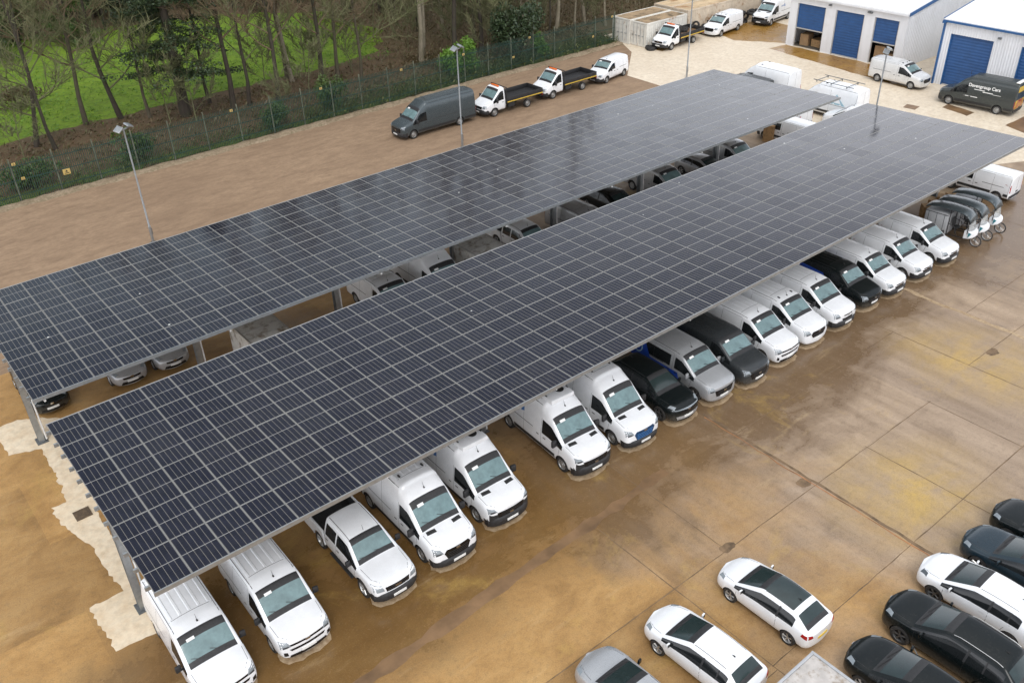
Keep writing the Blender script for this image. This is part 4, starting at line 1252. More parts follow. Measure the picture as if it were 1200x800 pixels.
# meadow, leaf litter, rough grass behind the fence
sheet('meadow', [(-90, 47.5), (10, 48.5), (28, 49), (38, 49.0), (46, 51), (51, 58), (50, 72), (40, 80), (22, 84), (-90, 92)], 0.0, MT['grass'], 0.5, 2.0, seed=8)
sheet('leaf_litter', [(-90, 36.1), (66, 37.0), (66, 46), (47, 50.5), (38, 49.6), (28, 49.6), (10, 49.0), (-90, 48)], 0.004, MT['litter'], 0.35, 1.2, seed=9)
sheet('verge', [(-90, 35.3), (66, 36.2), (66, 39.5), (52, 39.2), (36, 37.4), (10, 37.2), (-90, 37.8)], 0.008, MT['rough_grass'], 0.3, 1.0, seed=10)

# low rubble kerb along the fence foot
kb = MB(); rnd = random.Random(4)
nx = 230
vs = []
for i in range(nx + 1):
    x = -60 + 125.5 * i / nx
    y0 = 35.15 + (x / 65) * 0.75 if x > 0 else 35.15
    a = 0.55 + 0.25 * rnd.random(); hgt = 0.10 + 0.10 * rnd.random()
    vs += [(x, y0 - a - 0.2, -0.01), (x + rnd.uniform(-.1, .1), y0 - a, hgt * 0.7), (x + rnd.uniform(-.1, .1), y0 - 0.28, hgt), (x, y0 - 0.05, hgt * 0.9), (x, y0 + 0.03, -0.01)]
kb.add(vs, [(5 * i + k, 5 * i + 5 + k, 5 * i + 6 + k, 5 * i + 1 + k) for i in range(nx) for k in range(4)])
tag(kb.build('kerb', MT['kerb'], None, 30), kind='structure')

# pale new concrete round the posts and the cable trench
sheet('concrete_patch', gp((105, 712), (120, 738), (136, 763), (166, 749), (197, 735), (215, 722), (185, 690), (160, 688), (145, 692)), 0.004, MT['patch'], 0.04, 0.18, seed=11)
sheet('concrete_patch', gp((145, 692), (160, 688), (150, 668), (128, 622), (112, 598), (118, 590), (104, 560), (84, 535), (66, 520), (48, 525), (68, 560), (78, 588), (60, 595), (70, 612), (95, 632), (108, 640), (122, 664)), 0.006, MT['patch'], 0.04, 0.18, seed=12)
sheet('concrete_patch', gp((-14, 506), (20, 492), (66, 489), (88, 500), (66, 521), (48, 526), (10, 534), (2, 520)), 0.008, MT['patch'], 0.04, 0.2, seed=13)
mb = MB(); c = G(97, 602)
mb.box((c.x, c.y, 0.022), (0.62, 0.62, 0.024))
for k in range(7): mb.box((c.x - 0.24 + 0.08 * k, c.y, 0.036), (0.03, 0.52, 0.008))
tag(mb.build('drain_cover', MT['iron']), 'square brown iron drain cover set in the pale concrete trench strip', 'drain cover')

# joints between the slabs
jt = MB()
def strip(mb, a, b, w, z=0.004, jig=0.02, seed=0):
    a, b = Vector(a[:2]), Vector(b[:2])
    rr = random.Random(seed); n = max(2, int((b - a).length / 0.5))
    d = (b - a).normalized(); nn = Vector((-d.y, d.x))
    vs = []
    for i in range(n + 1):
        p = a.lerp(b, i / n) + nn * rr.gauss(0, jig)
        ww = w * rr.uniform(0.6, 1.3) / 2
        vs += [(p.x + nn.x * ww, p.y + nn.y * ww, z), (p.x - nn.x * ww, p.y - nn.y * ww, z)]
    mb.add(vs, [(2 * i, 2 * i + 1, 2 * i + 3, 2 * i + 2) for i in range(n)])
k = 0
for x, y0, y1 in ((15.05, -13.8, -32), (18.0, -11, -17.6), (27.0, -17.6, -40), (31.9, -17.6, -40), (36.0, -11.5, -40), (44.6, -8, -40), (52.8, -8, -40), (6.7, -17.6, -40), (40.25, -17.3, -40), (-1.6, -12, -40), (-10, 12, -40)):
    k += 1; strip(jt, (x, y0), (x + random.uniform(-.15, .15), y1), 0.036, 0.004, 0.008, k)
for y, x0, x1 in ((-17.62, 5, 32), (-21.9, 15, 60), (-13.5, 23.6, 36), (-22.0, -12, 15), (-17.4, 36, 75), (-26.2, -12, 70), (-9.0, -30, -1.5), (-14.9, 40.2, 70)):
    k += 1; strip(jt, (x0, y), (x1, y + random.uniform(-.1, .1)), 0.036, 0.0045, 0.008, k)
tag(jt.build('slab_joint', MT['joint']), kind='structure')
b_ = MB(); strip(b_, (1.0, -13.95), (19.5, -13.15), 0.5, 0.003, 0.015, 5)
tag(b_.build('tyre_band', MT['band']), kind='structure')
b_ = MB(); strip(b_, (23.62, -11.6), (23.15, -34), 0.13, 0.0055, 0.02, 6)
tag(b_.build('drain_channel', MT['joint']), kind='structure')
b_ = MB(); strip(b_, (23.47, -11.8), (23.02, -33), 0.05, 0.007, 0.03, 7)
tag(b_.build('rust_line', MT['rust']), kind='structure')
b_ = MB(); strip(b_, (40.35, -11.2), (40.15, -26), 0.26, 0.0055, 0.05, 8)
tag(b_.build('pale_line', MT['dry']), kind='structure')
for (u, v, r) in ((942, 565, 0.40), (852, 641, 0.34), (1163, 412, 0.40)):
    c = G(u, v)
    sheet('oil_stain', [(c.x + r * math.cos(a) * random.uniform(.75, 1.2), c.y + r * math.sin(a) * random.uniform(.5, .8)) for a in [2 * PI * q / 14 for q in range(14)]], 0.0065, MT['joint'], 0.03, 0.09)

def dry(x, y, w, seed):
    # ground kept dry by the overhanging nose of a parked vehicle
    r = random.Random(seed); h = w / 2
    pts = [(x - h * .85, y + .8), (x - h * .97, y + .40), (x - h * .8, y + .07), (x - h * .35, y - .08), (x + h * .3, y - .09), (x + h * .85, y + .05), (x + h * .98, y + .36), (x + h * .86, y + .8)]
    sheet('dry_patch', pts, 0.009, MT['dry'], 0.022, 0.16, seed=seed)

# ------------------------------------------------------------------ solar canopies
def panel_mat():
    m, nt, p = M('solar_cells')
    uv = N(nt, 'ShaderNodeUVMap'); sx = N(nt, 'ShaderNodeSeparateXYZ'); nt.links.new(uv.outputs[0], sx.inputs[0])
    u, v = sx.outputs[0], sx.outputs[1]
    def lines(x, n, half):
        f = math_(nt, 'FRACT', math_(nt, 'MULTIPLY', x, n))
        d = math_(nt, 'MINIMUM', f, math_(nt, 'SUBTRACT', 1.0, f))
        return math_(nt, 'LESS_THAN', d, half)
    # inside of the frame, remapped
    ui = math_(nt, 'MULTIPLY_ADD', u, 1 / 0.972, -0.014 / 0.972)
    vi = math_(nt, 'MULTIPLY_ADD', v, 1 / 0.976, -0.012 / 0.976)
    col = lines(ui, 6.0, 0.036)
    row = lines(vi, 18.0, 0.04)
    bus = lines(ui, 60.0, 0.10)
    midl = math_(nt, 'LESS_THAN', math_(nt, 'ABSOLUTE', math_(nt, 'SUBTRACT', v, 0.5)), 0.0065)
    eu = math_(nt, 'LESS_THAN', math_(nt, 'MINIMUM', u, math_(nt, 'SUBTRACT', 1.0, u)), 0.014)
    ev = math_(nt, 'LESS_THAN', math_(nt, 'MINIMUM', v, math_(nt, 'SUBTRACT', 1.0, v)), 0.012)
    fr = math_(nt, 'MAXIMUM', eu, ev)
    oi = N(nt, 'ShaderNodeObjectInfo')
    geo = noise(nt, coords(nt, (1, 1, 1), kind='UV'), 3.0, 2)
    cell = ramp(nt, geo, [(0.3, (0.004, 0.005, 0.012)), (0.7, (0.009, 0.010, 0.022))])
    c = mix(nt, math_(nt, 'MULTIPLY', bus, 0.02), cell, (0.30, 0.30, 0.32))
    c = mix(nt, math_(nt, 'MULTIPLY', row, 0.07), c, (0.16, 0.16, 0.18))
    c = mix(nt, col, c, (0.20, 0.185, 0.16))
    c = mix(nt, midl, c, (0.34, 0.33, 0.31))
    # modules of different batches, a little dust washed along the lower edges, a few droppings
    gm = N(nt, 'ShaderNodeNewGeometry')
    mp = N(nt, 'ShaderNodeMapping'); mp.inputs['Scale'].default_value = (46 / 53.4, 6 / 10.95, 0.0); nt.links.new(gm.outputs['Position'], mp.inputs[0])
    fl = N(nt, 'ShaderNodeVectorMath', operation='FLOOR'); nt.links.new(mp.outputs[0], fl.inputs[0])
    wt = N(nt, 'ShaderNodeTexWhiteNoise', noise_dimensions='3D'); nt.links.new(fl.outputs[0], wt.inputs['Vector'])
    c = mix(nt, math_(nt, 'MULTIPLY', wt.outputs['Value'], 0.02), c, (0.25, 0.27, 0.33))
    du = noise(nt, gm.outputs['Position'], 0.5, 6, 0.7)
    c = mix(nt, ramp(nt, du, [(0.45, 0.0), (0.8, 0.03)]), c, (0.40, 0.36, 0.28))
    vo = N(nt, 'ShaderNodeTexVoronoi'); vo.inputs['Scale'].default_value = 0.55; nt.links.new(gm.outputs['Position'], vo.inputs['Vector'])
    c = mix(nt, math_(nt, 'LESS_THAN', vo.outputs['Distance'], 0.028), c, (0.6, 0.6, 0.56))
    c = mix(nt, fr, c, (0.22, 0.215, 0.20))
    nt.links.new(c, p.inputs['Base Color'])
    wv = N(nt, 'ShaderNodeTexCoord')
    drops = noise(nt, wv.outputs['UV'], 60.0, 3, 0.6)
    rr = mix(nt, fr, ramp(nt, drops, [(0.35, 0.06), (0.7, 0.16)]), 0.45)
    nt.links.new(rr, p.inputs['Roughness'])
    p.inputs['IOR'].default_value = 1.36
    bump(nt, p, drops, 0.03, 0.004)
    return m
MT['cells'] = panel_mat()

NC, NR = 46, 6
CW, RW = 53.4 / NC, 10.95 / NR
HREAR, RISE = 4.715, 0.33
SLOPE = math.atan2(RISE, 10.95)

def module_mesh():
    me = bpy.data.meshes.new('solar_panel')
    w, l, t = 1.142 / 2, 1.805 / 2, 0.04
    vs = [(-w, -l, 0), (w, -l, 0), (w, l, 0), (-w, l, 0), (-w, -l, -t), (w, -l, -t), (w, l, -t), (-w, l, -t)]
    fs = [(0, 1, 2, 3), (7, 6, 5, 4), (0, 4, 5, 1), (1, 5, 6, 2), (2, 6, 7, 3), (3, 7, 4, 0)]
    me.from_pydata(vs, [], fs)
    me.materials.append(MT['cells']); me.materials.append(MT['alu'])
    me.polygons.foreach_set('material_index', [0, 1, 1, 1, 1, 1])
    uv = me.uv_layers.new(name='UVMap')
    co = [(0, 0), (1, 0), (1, 1), (0, 1)]
    for i in range(24): uv.data[i].uv = co[i % 4] if i < 4 else (0.5, 0.005)
    return me
PM = module_mesh()

def canopy(y0, ncol, near_order, label, seed):
    rnd = random.Random(seed)
    root = empty('solar_canopy', (0, y0, 0), 0, label, 'solar canopy', 'solar canopies over the parking rows')
    mods = []
    for i in range(ncol):
        for j in range(NR):
            x = (i + 0.5) * CW
            y = -(j + 0.5) * RW * math.cos(SLOPE)
            z = HREAR + (-y) * math.tan(SLOPE)
            rot = Euler((-SLOPE + rnd.gauss(0, 0.0035), rnd.gauss(0, 0.0035), 0)).to_matrix()
            mods.append((Vector((x, y, z)), rot))
    cc = CAM - Vector((0, y0, 0))
    mods.sort(key=lambda q: (q[0] - cc).length)
    if near_order: mods.sort(key=lambda q: (q[0] - cc).length if (q[0].x > 1.5) else (q[0] - cc).length + 3)
    for p, r in mods[:100]:
        o = bpy.data.objects.new('solar_panel', PM); COL.objects.link(o); setp(o, root)
        o.matrix_local = Matrix.Translation(p) @ r.to_4x4()
    vs = []; fs = []; uvs = []; mi = []
    for p, r in mods[100:]:
        b = len(vs)
        vs += [tuple(r @ v.co + p) for v in PM.vertices]
        for f in PM.polygons:
            fs.append(tuple(k + b for k in f.vertices)); mi.append(f.material_index)
        uvs += [tuple(d.uv) for d in PM.uv_layers[0].data]
    me = bpy.data.meshes.new('solar_panel')
    me.from_pydata(vs, [], fs)
    me.materials.append(MT['cells']); me.materials.append(MT['alu'])
    me.polygons.foreach_set('material_index', mi)
    uv = me.uv_layers.new(name='UVMap')
    uv.data.foreach_set('uv', [q for t in uvs for q in t])
    o = bpy.data.objects.new('solar_panel', me); COL.objects.link(o); setp(o, root)
    tag(o, kind='stuff')
    LX = ncol * CW
    zz = lambda y: HREAR + (-y) * math.tan(SLOPE)
    for j in range(NR):
        for q in (0.24, 0.76):
            y = -(j + q) * RW
            mb = MB(); mb.box((LX / 2, y, zz(y) - 0.115), (LX + 0.26, 0.07, 0.14))
            mb.build('purlin', MT['galv'], root)
    # pale rails seen through the gaps between the module rows
    mb = MB()
    for j in range(1, NR):
        y = -j * RW; mb.box((LX / 2, y, zz(y) - 0.05), (LX, 0.06, 0.012))
    for i in range(1, ncol):
        mb.box((i * CW, -5.475, zz(-5.475) - 0.054), (0.05, 10.9, 0.012), 0, Matrix.Rotation(-SLOPE, 3, 'X'))
    mb.build('rail', MT['alu'], root)
    for y, nm in ((0.02, 'edge_trim'), (-10.97, 'gutter')):
        mb = MB(); mb.box((LX / 2, y, zz(y) - 0.055), (LX + 0.02, 0.035, 0.11 if nm == 'edge_trim' else 0.16))
        mb.build(nm, MT['alu'] if nm == 'edge_trim' else MT['galv'], root)
    for k in range(8):
        x = 0.22 + k * 7.58
        if x > LX: continue
        if k == 7: x = LX - 0.22
        mb = MB()
        yc = -6.05
        prof = [(-0.25, zz(-0.25) - 0.19), (-10.7, zz(-10.7) - 0.19), (-10.7, zz(-10.7) - 0.33), (yc - 0.25, zz(yc) - 0.74), (yc + 0.25, zz(yc) - 0.74), (-0.25, zz(-0.25) - 0.33)]
        mb.extr(prof, 'x', x - 0.012, x + 0.012)
        mb.box((x, -5.47, zz(-5.47) - 0.196), (0.20, 10.45, 0.014), 0, Matrix.Rotation(-SLOPE, 3, 'X'))
        mb.build('rafter', MT['galv'], root)
        mb = MB()
        hh = zz(yc) - 0.745
        mb.box((x, yc, hh / 2), (0.016, 0.30, hh))
        for sg in (1, -1): mb.box((x, yc + sg * 0.155, hh / 2), (0.24, 0.018, hh))
        p_ = mb.build('post', MT['galv'], root)
        mb = MB(); mb.box((x, yc, 0.025), (0.46, 0.56, 0.035))
        for sx_ in (1, -1):
            for sy in (1, -1): mb.tube([(x + sx_ * 0.18, yc + sy * 0.23, 0.03), (x + sx_ * 0.18, yc + sy * 0.23, 0.09)], 0.018, 6)
        mb.build('base_plate', MT['galv_dark'], p_)
        mb = MB(); mb.tube([(x + 0.2, yc - 0.1, 0.08), (x + 0.2, yc - 0.1, hh), (x + 0.2, -10.8, zz(-10.8) - 0.3)], 0.045, 8)
        mb.build('drain_pipe', MT['paper'], root, 50)
    return root
C1 = canopy(0.03, 46, True, 'long solar canopy nearest the camera with white vans poking out along its front', 21)
C2 = canopy(12.4, 45, True, 'rear solar canopy on the fence side, with dark tree reflections across its panels', 22)

# ------------------------------------------------------------------ lamp posts
MT['lampglass'] = simple('floodlight_glass', (0.55, 0.60, 0.64), 0.12, var=0.1)
def lamp(x, y, h, label, rz=0.0):
    r = empty('street_lamp', (x, y, 0), rz, label, 'street lamp', 'floodlight masts')
    mb = MB(); mb.tube([(0, 0, 0), (0, 0, 1.1)], 0.085, 12); mb.tube([(0, 0, 1.1), (0, 0, 1.15), (0, 0, h)], [0.085, 0.06, 0.048], 12)
    mb.build('mast', MT['galv'], r, 40)
    mb = MB(); mb.rbox((0, 0, 0.02), (0.34, 0.34, 0.03), 0.008); mb.box((0.075, 0, 0.75), (0.06, 0.12, 0.42))
    mb.build('base_plate', MT['galv_dark'], r)
    mb = MB(); mb.box((0, 0, h + 0.03), (0.95, 0.07, 0.06)); mb.build('crossarm', MT['galv'], r)
    for sg in (1, -1):
        R = Matrix.Rotation(sg * 0.45, 3, 'Y') @ Matrix.Rotation(0.35, 3, 'X')
        mb = MB(); c = Vector((sg * 0.42, -0.04, h + 0.16))
        mb.rbox(c, (0.46, 0.40, 0.09), 0.02, 0, R)
        for k in range(6): mb.box(c + R @ Vector((-0.17 + 0.068 * k, 0, 0.055)), (0.012, 0.34, 0.03), 0, R)
        f = mb.build('floodlight', MT['galv'], r, 40)
        mb = MB(); mb.box(c + R @ Vector((0, 0, -0.047)), (0.36, 0.30, 0.006), 0, R)
        mb.build('lens', MT['lampglass'], f)
    return r
lamp(11.46, 22.7, 7.3, 'tall galvanised floodlight mast standing alone on the tan track, leftmost of the masts', 0.5)
lamp(35.63, 22.61, 7.4, 'tall galvanised floodlight mast beside the dark grey van parked by the fence', 0.3)
lamp(61.2, 22.6, 7.4, 'floodlight mast on the pale concrete beyond the rear canopy, its head out of the picture', 0.2)
lamp(56.2, 0.9, 7.4, 'floodlight mast rising past the end of the front canopy before the roller doors', 0.3)

# ------------------------------------------------------------------ industrial units
def cladding(name, col, axis, pitch=0.30, dirt=(0.45, 0.42, 0.36)):
    m, nt, p = M(name)
    v = coords(nt)
    f = noise(nt, coords(nt, (1, 1, 0.15)), 1.2, 6, 0.65)
    c = ramp(nt, f, [(0.35, tuple(x * 0.90 for x in col)), (0.65, col)])
    c = mix(nt, ramp(nt, noise(nt, v, 0.7, 6, 0.7), [(0.55, 0.0), (0.8, 0.3)]), c, dirt)
    nt.links.new(c, p.inputs['Base Color'])
    p.inputs['Roughness'].default_value = 0.5
    return m
MT['clad'] = cladding('white_cladding', (0.74, 0.75, 0.77), 'y')
MT['roofclad'] = cladding('white_roof_sheet', (0.80, 0.79, 0.76), 'y', dirt=(0.5, 0.42, 0.33))
MT['shutter'] = simple('blue_shutter', (0.018, 0.075, 0.215), 0.45, var=0.12, scale=2.0, detail=6)
MT['bluetrim'] = simple('blue_trim', (0.02, 0.095, 0.25), 0.4, var=0.15)
MT['inside'] = simple('dim_interior', (0.10, 0.085, 0.065), 0.9, var=0.3)
MT['wood'] = simple('pallet_wood', (0.36, 0.22, 0.10), 0.8, var=0.35, scale=4)
MT['card'] = simple('brown_cardboard', (0.33, 0.21, 0.11), 0.85, var=0.2, scale=2)

def ribbed(mb, y0, y1, z0, z1, x, d=0.035, pitch=0.22, mi=0):
    """profiled sheet facing -x from y0 to y1"""
    n = max(1, int(abs(y1 - y0) / pitch)); vs = []
    for i in range(n + 1):
        ya = y0 + (y1 - y0) * i / n
        for dy, dx in ((0, 0), (0.35, 0), (0.5, -d), (0.85, -d)):
            yy = ya + dy * (y1 - y0) / n
            if (yy - y1) * (y1 - y0) > 0: continue
            vs.append((x + dx, yy))
    P = vs; k = len(P)
    V = [(a, b, z0) for a, b in P] + [(a, b, z1) for a, b in P]
    mb.add(V, [(i, i + 1, k + i + 1, k + i) for i in range(k - 1)], mi)

def unit(name, x, y0, y1, H, depth, doors, pitch, label, ribs, hd, right_label=None):
    """shed with its door front facing -x, y0 > y1; doors: list of (ya, yb, clear height, shutter bottom)"""
    root = empty(name, (0, 0, 0), 0, label, 'industrial unit', 'industrial units with blue roller doors')
    mb = MB(); t = 0.25
    ed = [y0] + [e for d in doors for e in (d[0], d[1])] + [y1]
    for i in range(0, len(ed), 2):
        a, b = ed[i], ed[i + 1]
        mb.box((x + t / 2, (a + b) / 2, H / 2), (t, abs(a - b), H))
        if ribs: ribbed(mb, a, b, 0.0, H, x - 0.003)
    for d in doors:
        mb.box((x + t / 2, (d[0] + d[1]) / 2, (H + hd) / 2), (t, abs(d[0] - d[1]) - 0.004, H - hd))
        if ribs: ribbed(mb, d[0], d[1], hd, H, x - 0.003)
    # side walls, back wall
    Hr = H + math.tan(pitch) * depth / 2
    for yy in (y0, y1):
        s = 1 if yy == y0 else -1
        prof = [(x + t + 0.003, 0), (x + depth, 0), (x + depth, H), (x + depth / 2, Hr), (x + t + 0.003, H + math.tan(pitch) * t)]
        mb.extr(prof, 'y', yy, yy - s * 0.2)
        if ribs or True:
            n = int(depth / 0.30)
            for k in range(n):
                xx = x + 0.4 + k * 0.30
                if xx > x + depth - 0.1: break
                hz = H + math.tan(pitch) * (min(xx - x, depth - (xx - x)))
                mb.box((xx, yy + s * 0.012, hz / 2), (0.09, 0.026, hz - 0.05))
    mb.box((x + depth - 0.1, (y0 + y1) / 2, H / 2), (0.2, abs(y0 - y1) - 0.5, H))
    mb.build('wall', MT['clad'], root)
    mb = MB()
    for sgn in (0, 1):
        xa, xb = (x - 0.18, x + depth / 2) if sgn == 0 else (x + depth / 2, x + depth + 0.18)
        za = H + 0.03 - math.tan(pitch) * 0.18 + 0.06; zb = Hr + 0.09
        if sgn: za, zb = zb, za
        mb.add([(xa, y0 + 0.12, za), (xb, y0 + 0.12, zb), (xb, y1 - 0.12, zb), (xa, y1 - 0.12, za), (xa, y0 + 0.12, za + 0.06), (xb, y0 + 0.12, zb + 0.06), (xb, y1 - 0.12, zb + 0.06), (xa, y1 - 0.12, za + 0.06)],
               [(0, 1, 2, 3), (7, 6, 5, 4), (0, 4, 5, 1), (1, 5, 6, 2), (2, 6, 7, 3), (3, 7, 4, 0)])
        n = int(abs(y0 - y1) / 0.5)
        for k in range(n + 1):
            yy = y1 + k * (y0 - y1) / n
            sl_ = math.atan2(zb - za, xb - xa)
            mb.box(((xa + xb) / 2, yy, (za + zb) / 2 + 0.075), (math.hypot(xb - xa, zb - za), 0.06, 0.035), 0, Matrix.Rotation(-sl_, 3, 'Y'))
    mb.build('roof', MT['roofclad'], root)
    mb = MB()
    sl_ = math.atan2(Hr - H, depth / 2)
    for yy in (y0 + 0.14, y1 - 0.14):
        for sgn in (0, 1):
            cx_ = x + depth * (0.25 if sgn == 0 else 0.75)
            mb.box((cx_, yy, (H + Hr) / 2 + 0.05), (math.hypot(depth / 2, Hr - H) + 0.2, 0.06, 0.30), 0, Matrix.Rotation(-sl_ if sgn == 0 else sl_, 3, 'Y'))
    mb.build('verge_trim', MT['bluetrim'], root)
    mb = MB(); mb.box((x - 0.22, (y0 + y1) / 2, H - 0.02), (0.14, abs(y0 - y1) + 0.2, 0.16))
    mb.build('gutter', MT['bluetrim'] if ribs else MT['clad'], root)
    for d in doors:
        ya, yb = d[0], d[1]; bz = d[2]
        mb = MB(); n = max(3, int((hd - bz) / 0.12)); vs = []
        for i in range(n + 1):
            z = bz + (hd + 0.1 - bz) * i / n
            vs += [(x + 0.16 + (0.022 if i % 2 else 0), ya + 0.004, z), (x + 0.16 + (0.022 if i % 2 else 0), yb - 0.004, z)]
        mb.add(vs, [(2 * i, 2 * i + 1, 2 * i + 3, 2 * i + 2) for i in range(n)])
        mb.box((x + 0.15, (ya + yb) / 2, bz + 0.05), (0.06, abs(ya - yb) - 0.05, 0.10), 1)
        dr = mb.build('roller_door', [MT['shutter'], MT['alu']], root)
        for yy in (ya + 0.05 * (-1), yb + 0.05):
            mb = MB(); mb.box((x + 0.10, yy, hd / 2), (0.10, 0.08, hd))
            mb.build('door_guide', MT['bluetrim'] if ribs else MT['alu'], dr)
    # dim interior
    mb = MB()
    mb.box((x + depth / 2, (y0 + y1) / 2, 0.012), (depth - 0.6, abs(y0 - y1) - 0.5, 0.02))
    for i in range(1, len(ed) - 1, 2):
        pass
    mb.build('floor', MT['inside'], root)
    for i, d in enumerate(doors):
        mb = MB(); yc = (d[0] + d[1]) / 2 + 0.9 if i == 0 else (d[0] + d[1]) / 2 - 0.0
        f = MB(); f.rbox((x - 0.12, d[1] - 0.45 if i < 2 else d[0] + 0.4, hd + 0.35), (0.18, 0.28, 0.16), 0.03); f.box((x - 0.03, d[1] - 0.45 if i < 2 else d[0] + 0.4, hd + 0.35), (0.08, 0.08, 0.08))
        f.build('wall_light', MT['galv_dark'], root, 40)
    return root
unit('industrial_unit', 77.0, 23.4, 10.9, 4.85, 18.0, [(22.55, 19.35, 1.75), (18.25, 15.2, 0.0), (14.15, 11.65, 1.9)], math.radians(9), 'white industrial unit with three blue roller doors, two of them part open', False, 4.15)
unit('industrial_unit', 75.5, 6.75, -22.0, 5.35, 18.0, [(6.05, 2.35, 0.0), (0.05, -3.9, 0.0), (-7.5, -11.4, 0.0)], math.radians(9), 'ribbed white industrial unit with closed blue doors behind the lettered dark van', True, 4.35)
mb = MB(); mb.box((75.38, 6.70, 2.65), (0.16, 0.14, 5.3)); mb.box((75.30, 6.72, 5.25), (0.3, 0.28, 0.2))
tag(mb.build('downpipe', MT['bluetrim']), 'blue downpipe at the left corner of the ribbed white unit', 'downpipe')
# goods seen through the open doors
def crate(x, y, z, s, lab, m='card', rz=0.1, nm='cardboard_box', cat='box'):
    o = empty(nm, (x, y, z), rz, lab, cat)
    mb = MB(); mb.rbox((0, 0, s[2] / 2), s, 0.015); mb.build('carton', MT[m], o)
    mb = MB(); mb.box((0, 0, s[2] + 0.002), (s[0] * 0.98, 0.06, 0.004)); mb.box((-s[0] / 2 - 0.002, 0, s[2] * .8), (0.004, 0.06, s[2] * .36)); mb.build('tape', MT['wood'], o)
    return o
crate(78.3, 21.9, 0.03, (1.0, 0.9, 1.1), 'brown box just inside the first roller door, on its left')
crate(78.6, 20.6, 0.03, (1.1, 1.1, 0.7), 'low brown box in the middle of the first open doorway', 'wood', -0.1)
crate(78.2, 13.5, 0.03, (1.2, 1.0, 1.5), 'tall brown box inside the third roller door')
crate(78.4, 12.3, 0.03, (1.0, 0.9, 0.9), 'smaller box beside the tall one inside the third roller door', 'card', 0.2)

# ------------------------------------------------------------------ containers and clutter by the top of the yard
MT['cont'] = simple('chalky_white_container', (0.66, 0.64, 0.58), 0.6, var=0.1, scale=1.5, grime=((0.30, 0.17, 0.08), 1.6, 0.58), detail=6)
MT['cont_t'] = simple('cream_container', (0.56, 0.47, 0.36), 0.65, var=0.14, scale=1.2, grime=((0.30, 0.16, 0.07), 1.1, 0.55), detail=6)
MT['rusty'] = simple('rusty_roof', (0.34, 0.24, 0.14), 0.8, var=0.35, scale=0.9, grime=((0.12, 0.09, 0.05), 0.9, 0.5), detail=7)
MT['rusty_p'] = simple('tan_rusty_roof', (0.52, 0.39, 0.24), 0.8, var=0.3, scale=0.7, grime=((0.30, 0.15, 0.06), 0.7, 0.52), detail=7)
def container(x0, x1, y0, y1, H, side, roof, label):
    r = empty('shipping_container', (0, 0, 0), 0, label, 'container', 'shipping containers along the fence')
    def corr(n, L, a=0.036):
        P = []
        for i in range(n):
            for q, d in ((0, 0), (0.3, 0), (0.5, a), (0.8, a)): P.append((L * (i + q) / n, d))
        P.append((L, 0)); return P
    W_ = y1 - y0; L = x1 - x0
    mb = MB()
    for yy, s in ((y0, 1), (y1, -1)):
        P = corr(int(L / 0.28), L - 0.2)
        k = len(P); V = [(x0 + 0.1 + a, yy + s * (0.02 + d), 0.16) for a, d in P] + [(x0 + 0.1 + a, yy + s * (0.02 + d), H - 0.1) for a, d in P]
        mb.add(V, [(i, i + 1, k + i + 1, k + i) for i in range(k - 1)])
    for yy in (y0 + 0.06, y1 - 0.06):
        for zz in (0.1, H - 0.05): mb.box(((x0 + x1) / 2, yy, zz), (L, 0.12, 0.14))
        for xx in (x0 + 0.06, x1 - 0.06): mb.box((xx, yy, H / 2), (0.125, 0.125, H))
    for xx in (x0 + 0.06, x1 - 0.06):
        for zz in (0.1, H - 0.05): mb.box((xx, (y0 + y1) / 2, zz), (0.115, W_ - 0.2, 0.145))
    mb.box((x1 - 0.1, (y0 + y1) / 2, H / 2), (0.04, W_ - 0.25, H - 0.3))
    mb.build('wall', MT[side], r)
    mb = MB(); P = corr(int(L / 0.28), L - 0.1, 0.02); k = len(P)
    V = [(x0 + 0.05 + a, y0 + 0.08, H + 0.004 - d) for a, d in P] + [(x0 + 0.05 + a, y1 - 0.08, H + 0.004 - d) for a, d in P]
    mb.add(V, [(i, i + 1, k + i + 1, k + i) for i in range(k - 1)])
    mb.build('roof', MT[roof], r)
    for s in (0, 1):
        a = y0 + 0.14 + s * (W_ - 0.28) / 2; b = a + (W_ - 0.28) / 2 - 0.02
        mb = MB(); mb.box((x0 + 0.03, (a + b) / 2, H / 2), (0.05, b - a, H - 0.32))
        for z in (0.55, 1.0, 1.45, 1.9): mb.box((x0 + 0.004, (a + b) / 2, z * H / 2.4), (0.02, b - a - 0.12, 0.20))
        d = mb.build('door', MT[side], r)
        mb = MB()
        for q in (0.25, 0.75):
            yy = a + q * (b - a); mb.tube([(x0 - 0.03, yy, 0.2), (x0 - 0.03, yy, H - 0.2)], 0.02, 6); mb.box((x0 - 0.04, yy + 0.12, 1.05), (0.03, 0.3, 0.05))
        mb.build('lock_rod', MT['galv'], d)
    return r
container(65.9, 72.0, 34.55, 36.99, 2.42, 'cont', 'rusty', 'white container nearest the track, far half of the pair with a rusty lid')
container(66.1, 72.1, 32.35, 34.53, 2.36, 'cont', 'rusty', 'white container end beside the heap of black tyres')
container(72.3, 84.4, 32.4, 34.84, 2.62, 'cont_t', 'rusty_p', 'long cream container with a tan rusty roof behind the tyres')
container(72.4, 84.5, 34.9, 37.34, 2.60, 'cont_t', 'rusty_p', 'long cream container at the back along the fence line')
container(84.9, 91.0, 32.2, 34.64, 2.5, 'cont', 'rusty_p', 'pale container beyond the blue post, behind the black bins')
mb = MB(); mb.box((84.6, 32.05, 1.6), (0.28, 0.28, 3.2)); mb.box((84.6, 32.05, 3.22), (0.34, 0.34, 0.04))
tag(mb.build('blue_post', MT['bluetrim']), 'tall blue steel post between the cream and the pale container', 'post')

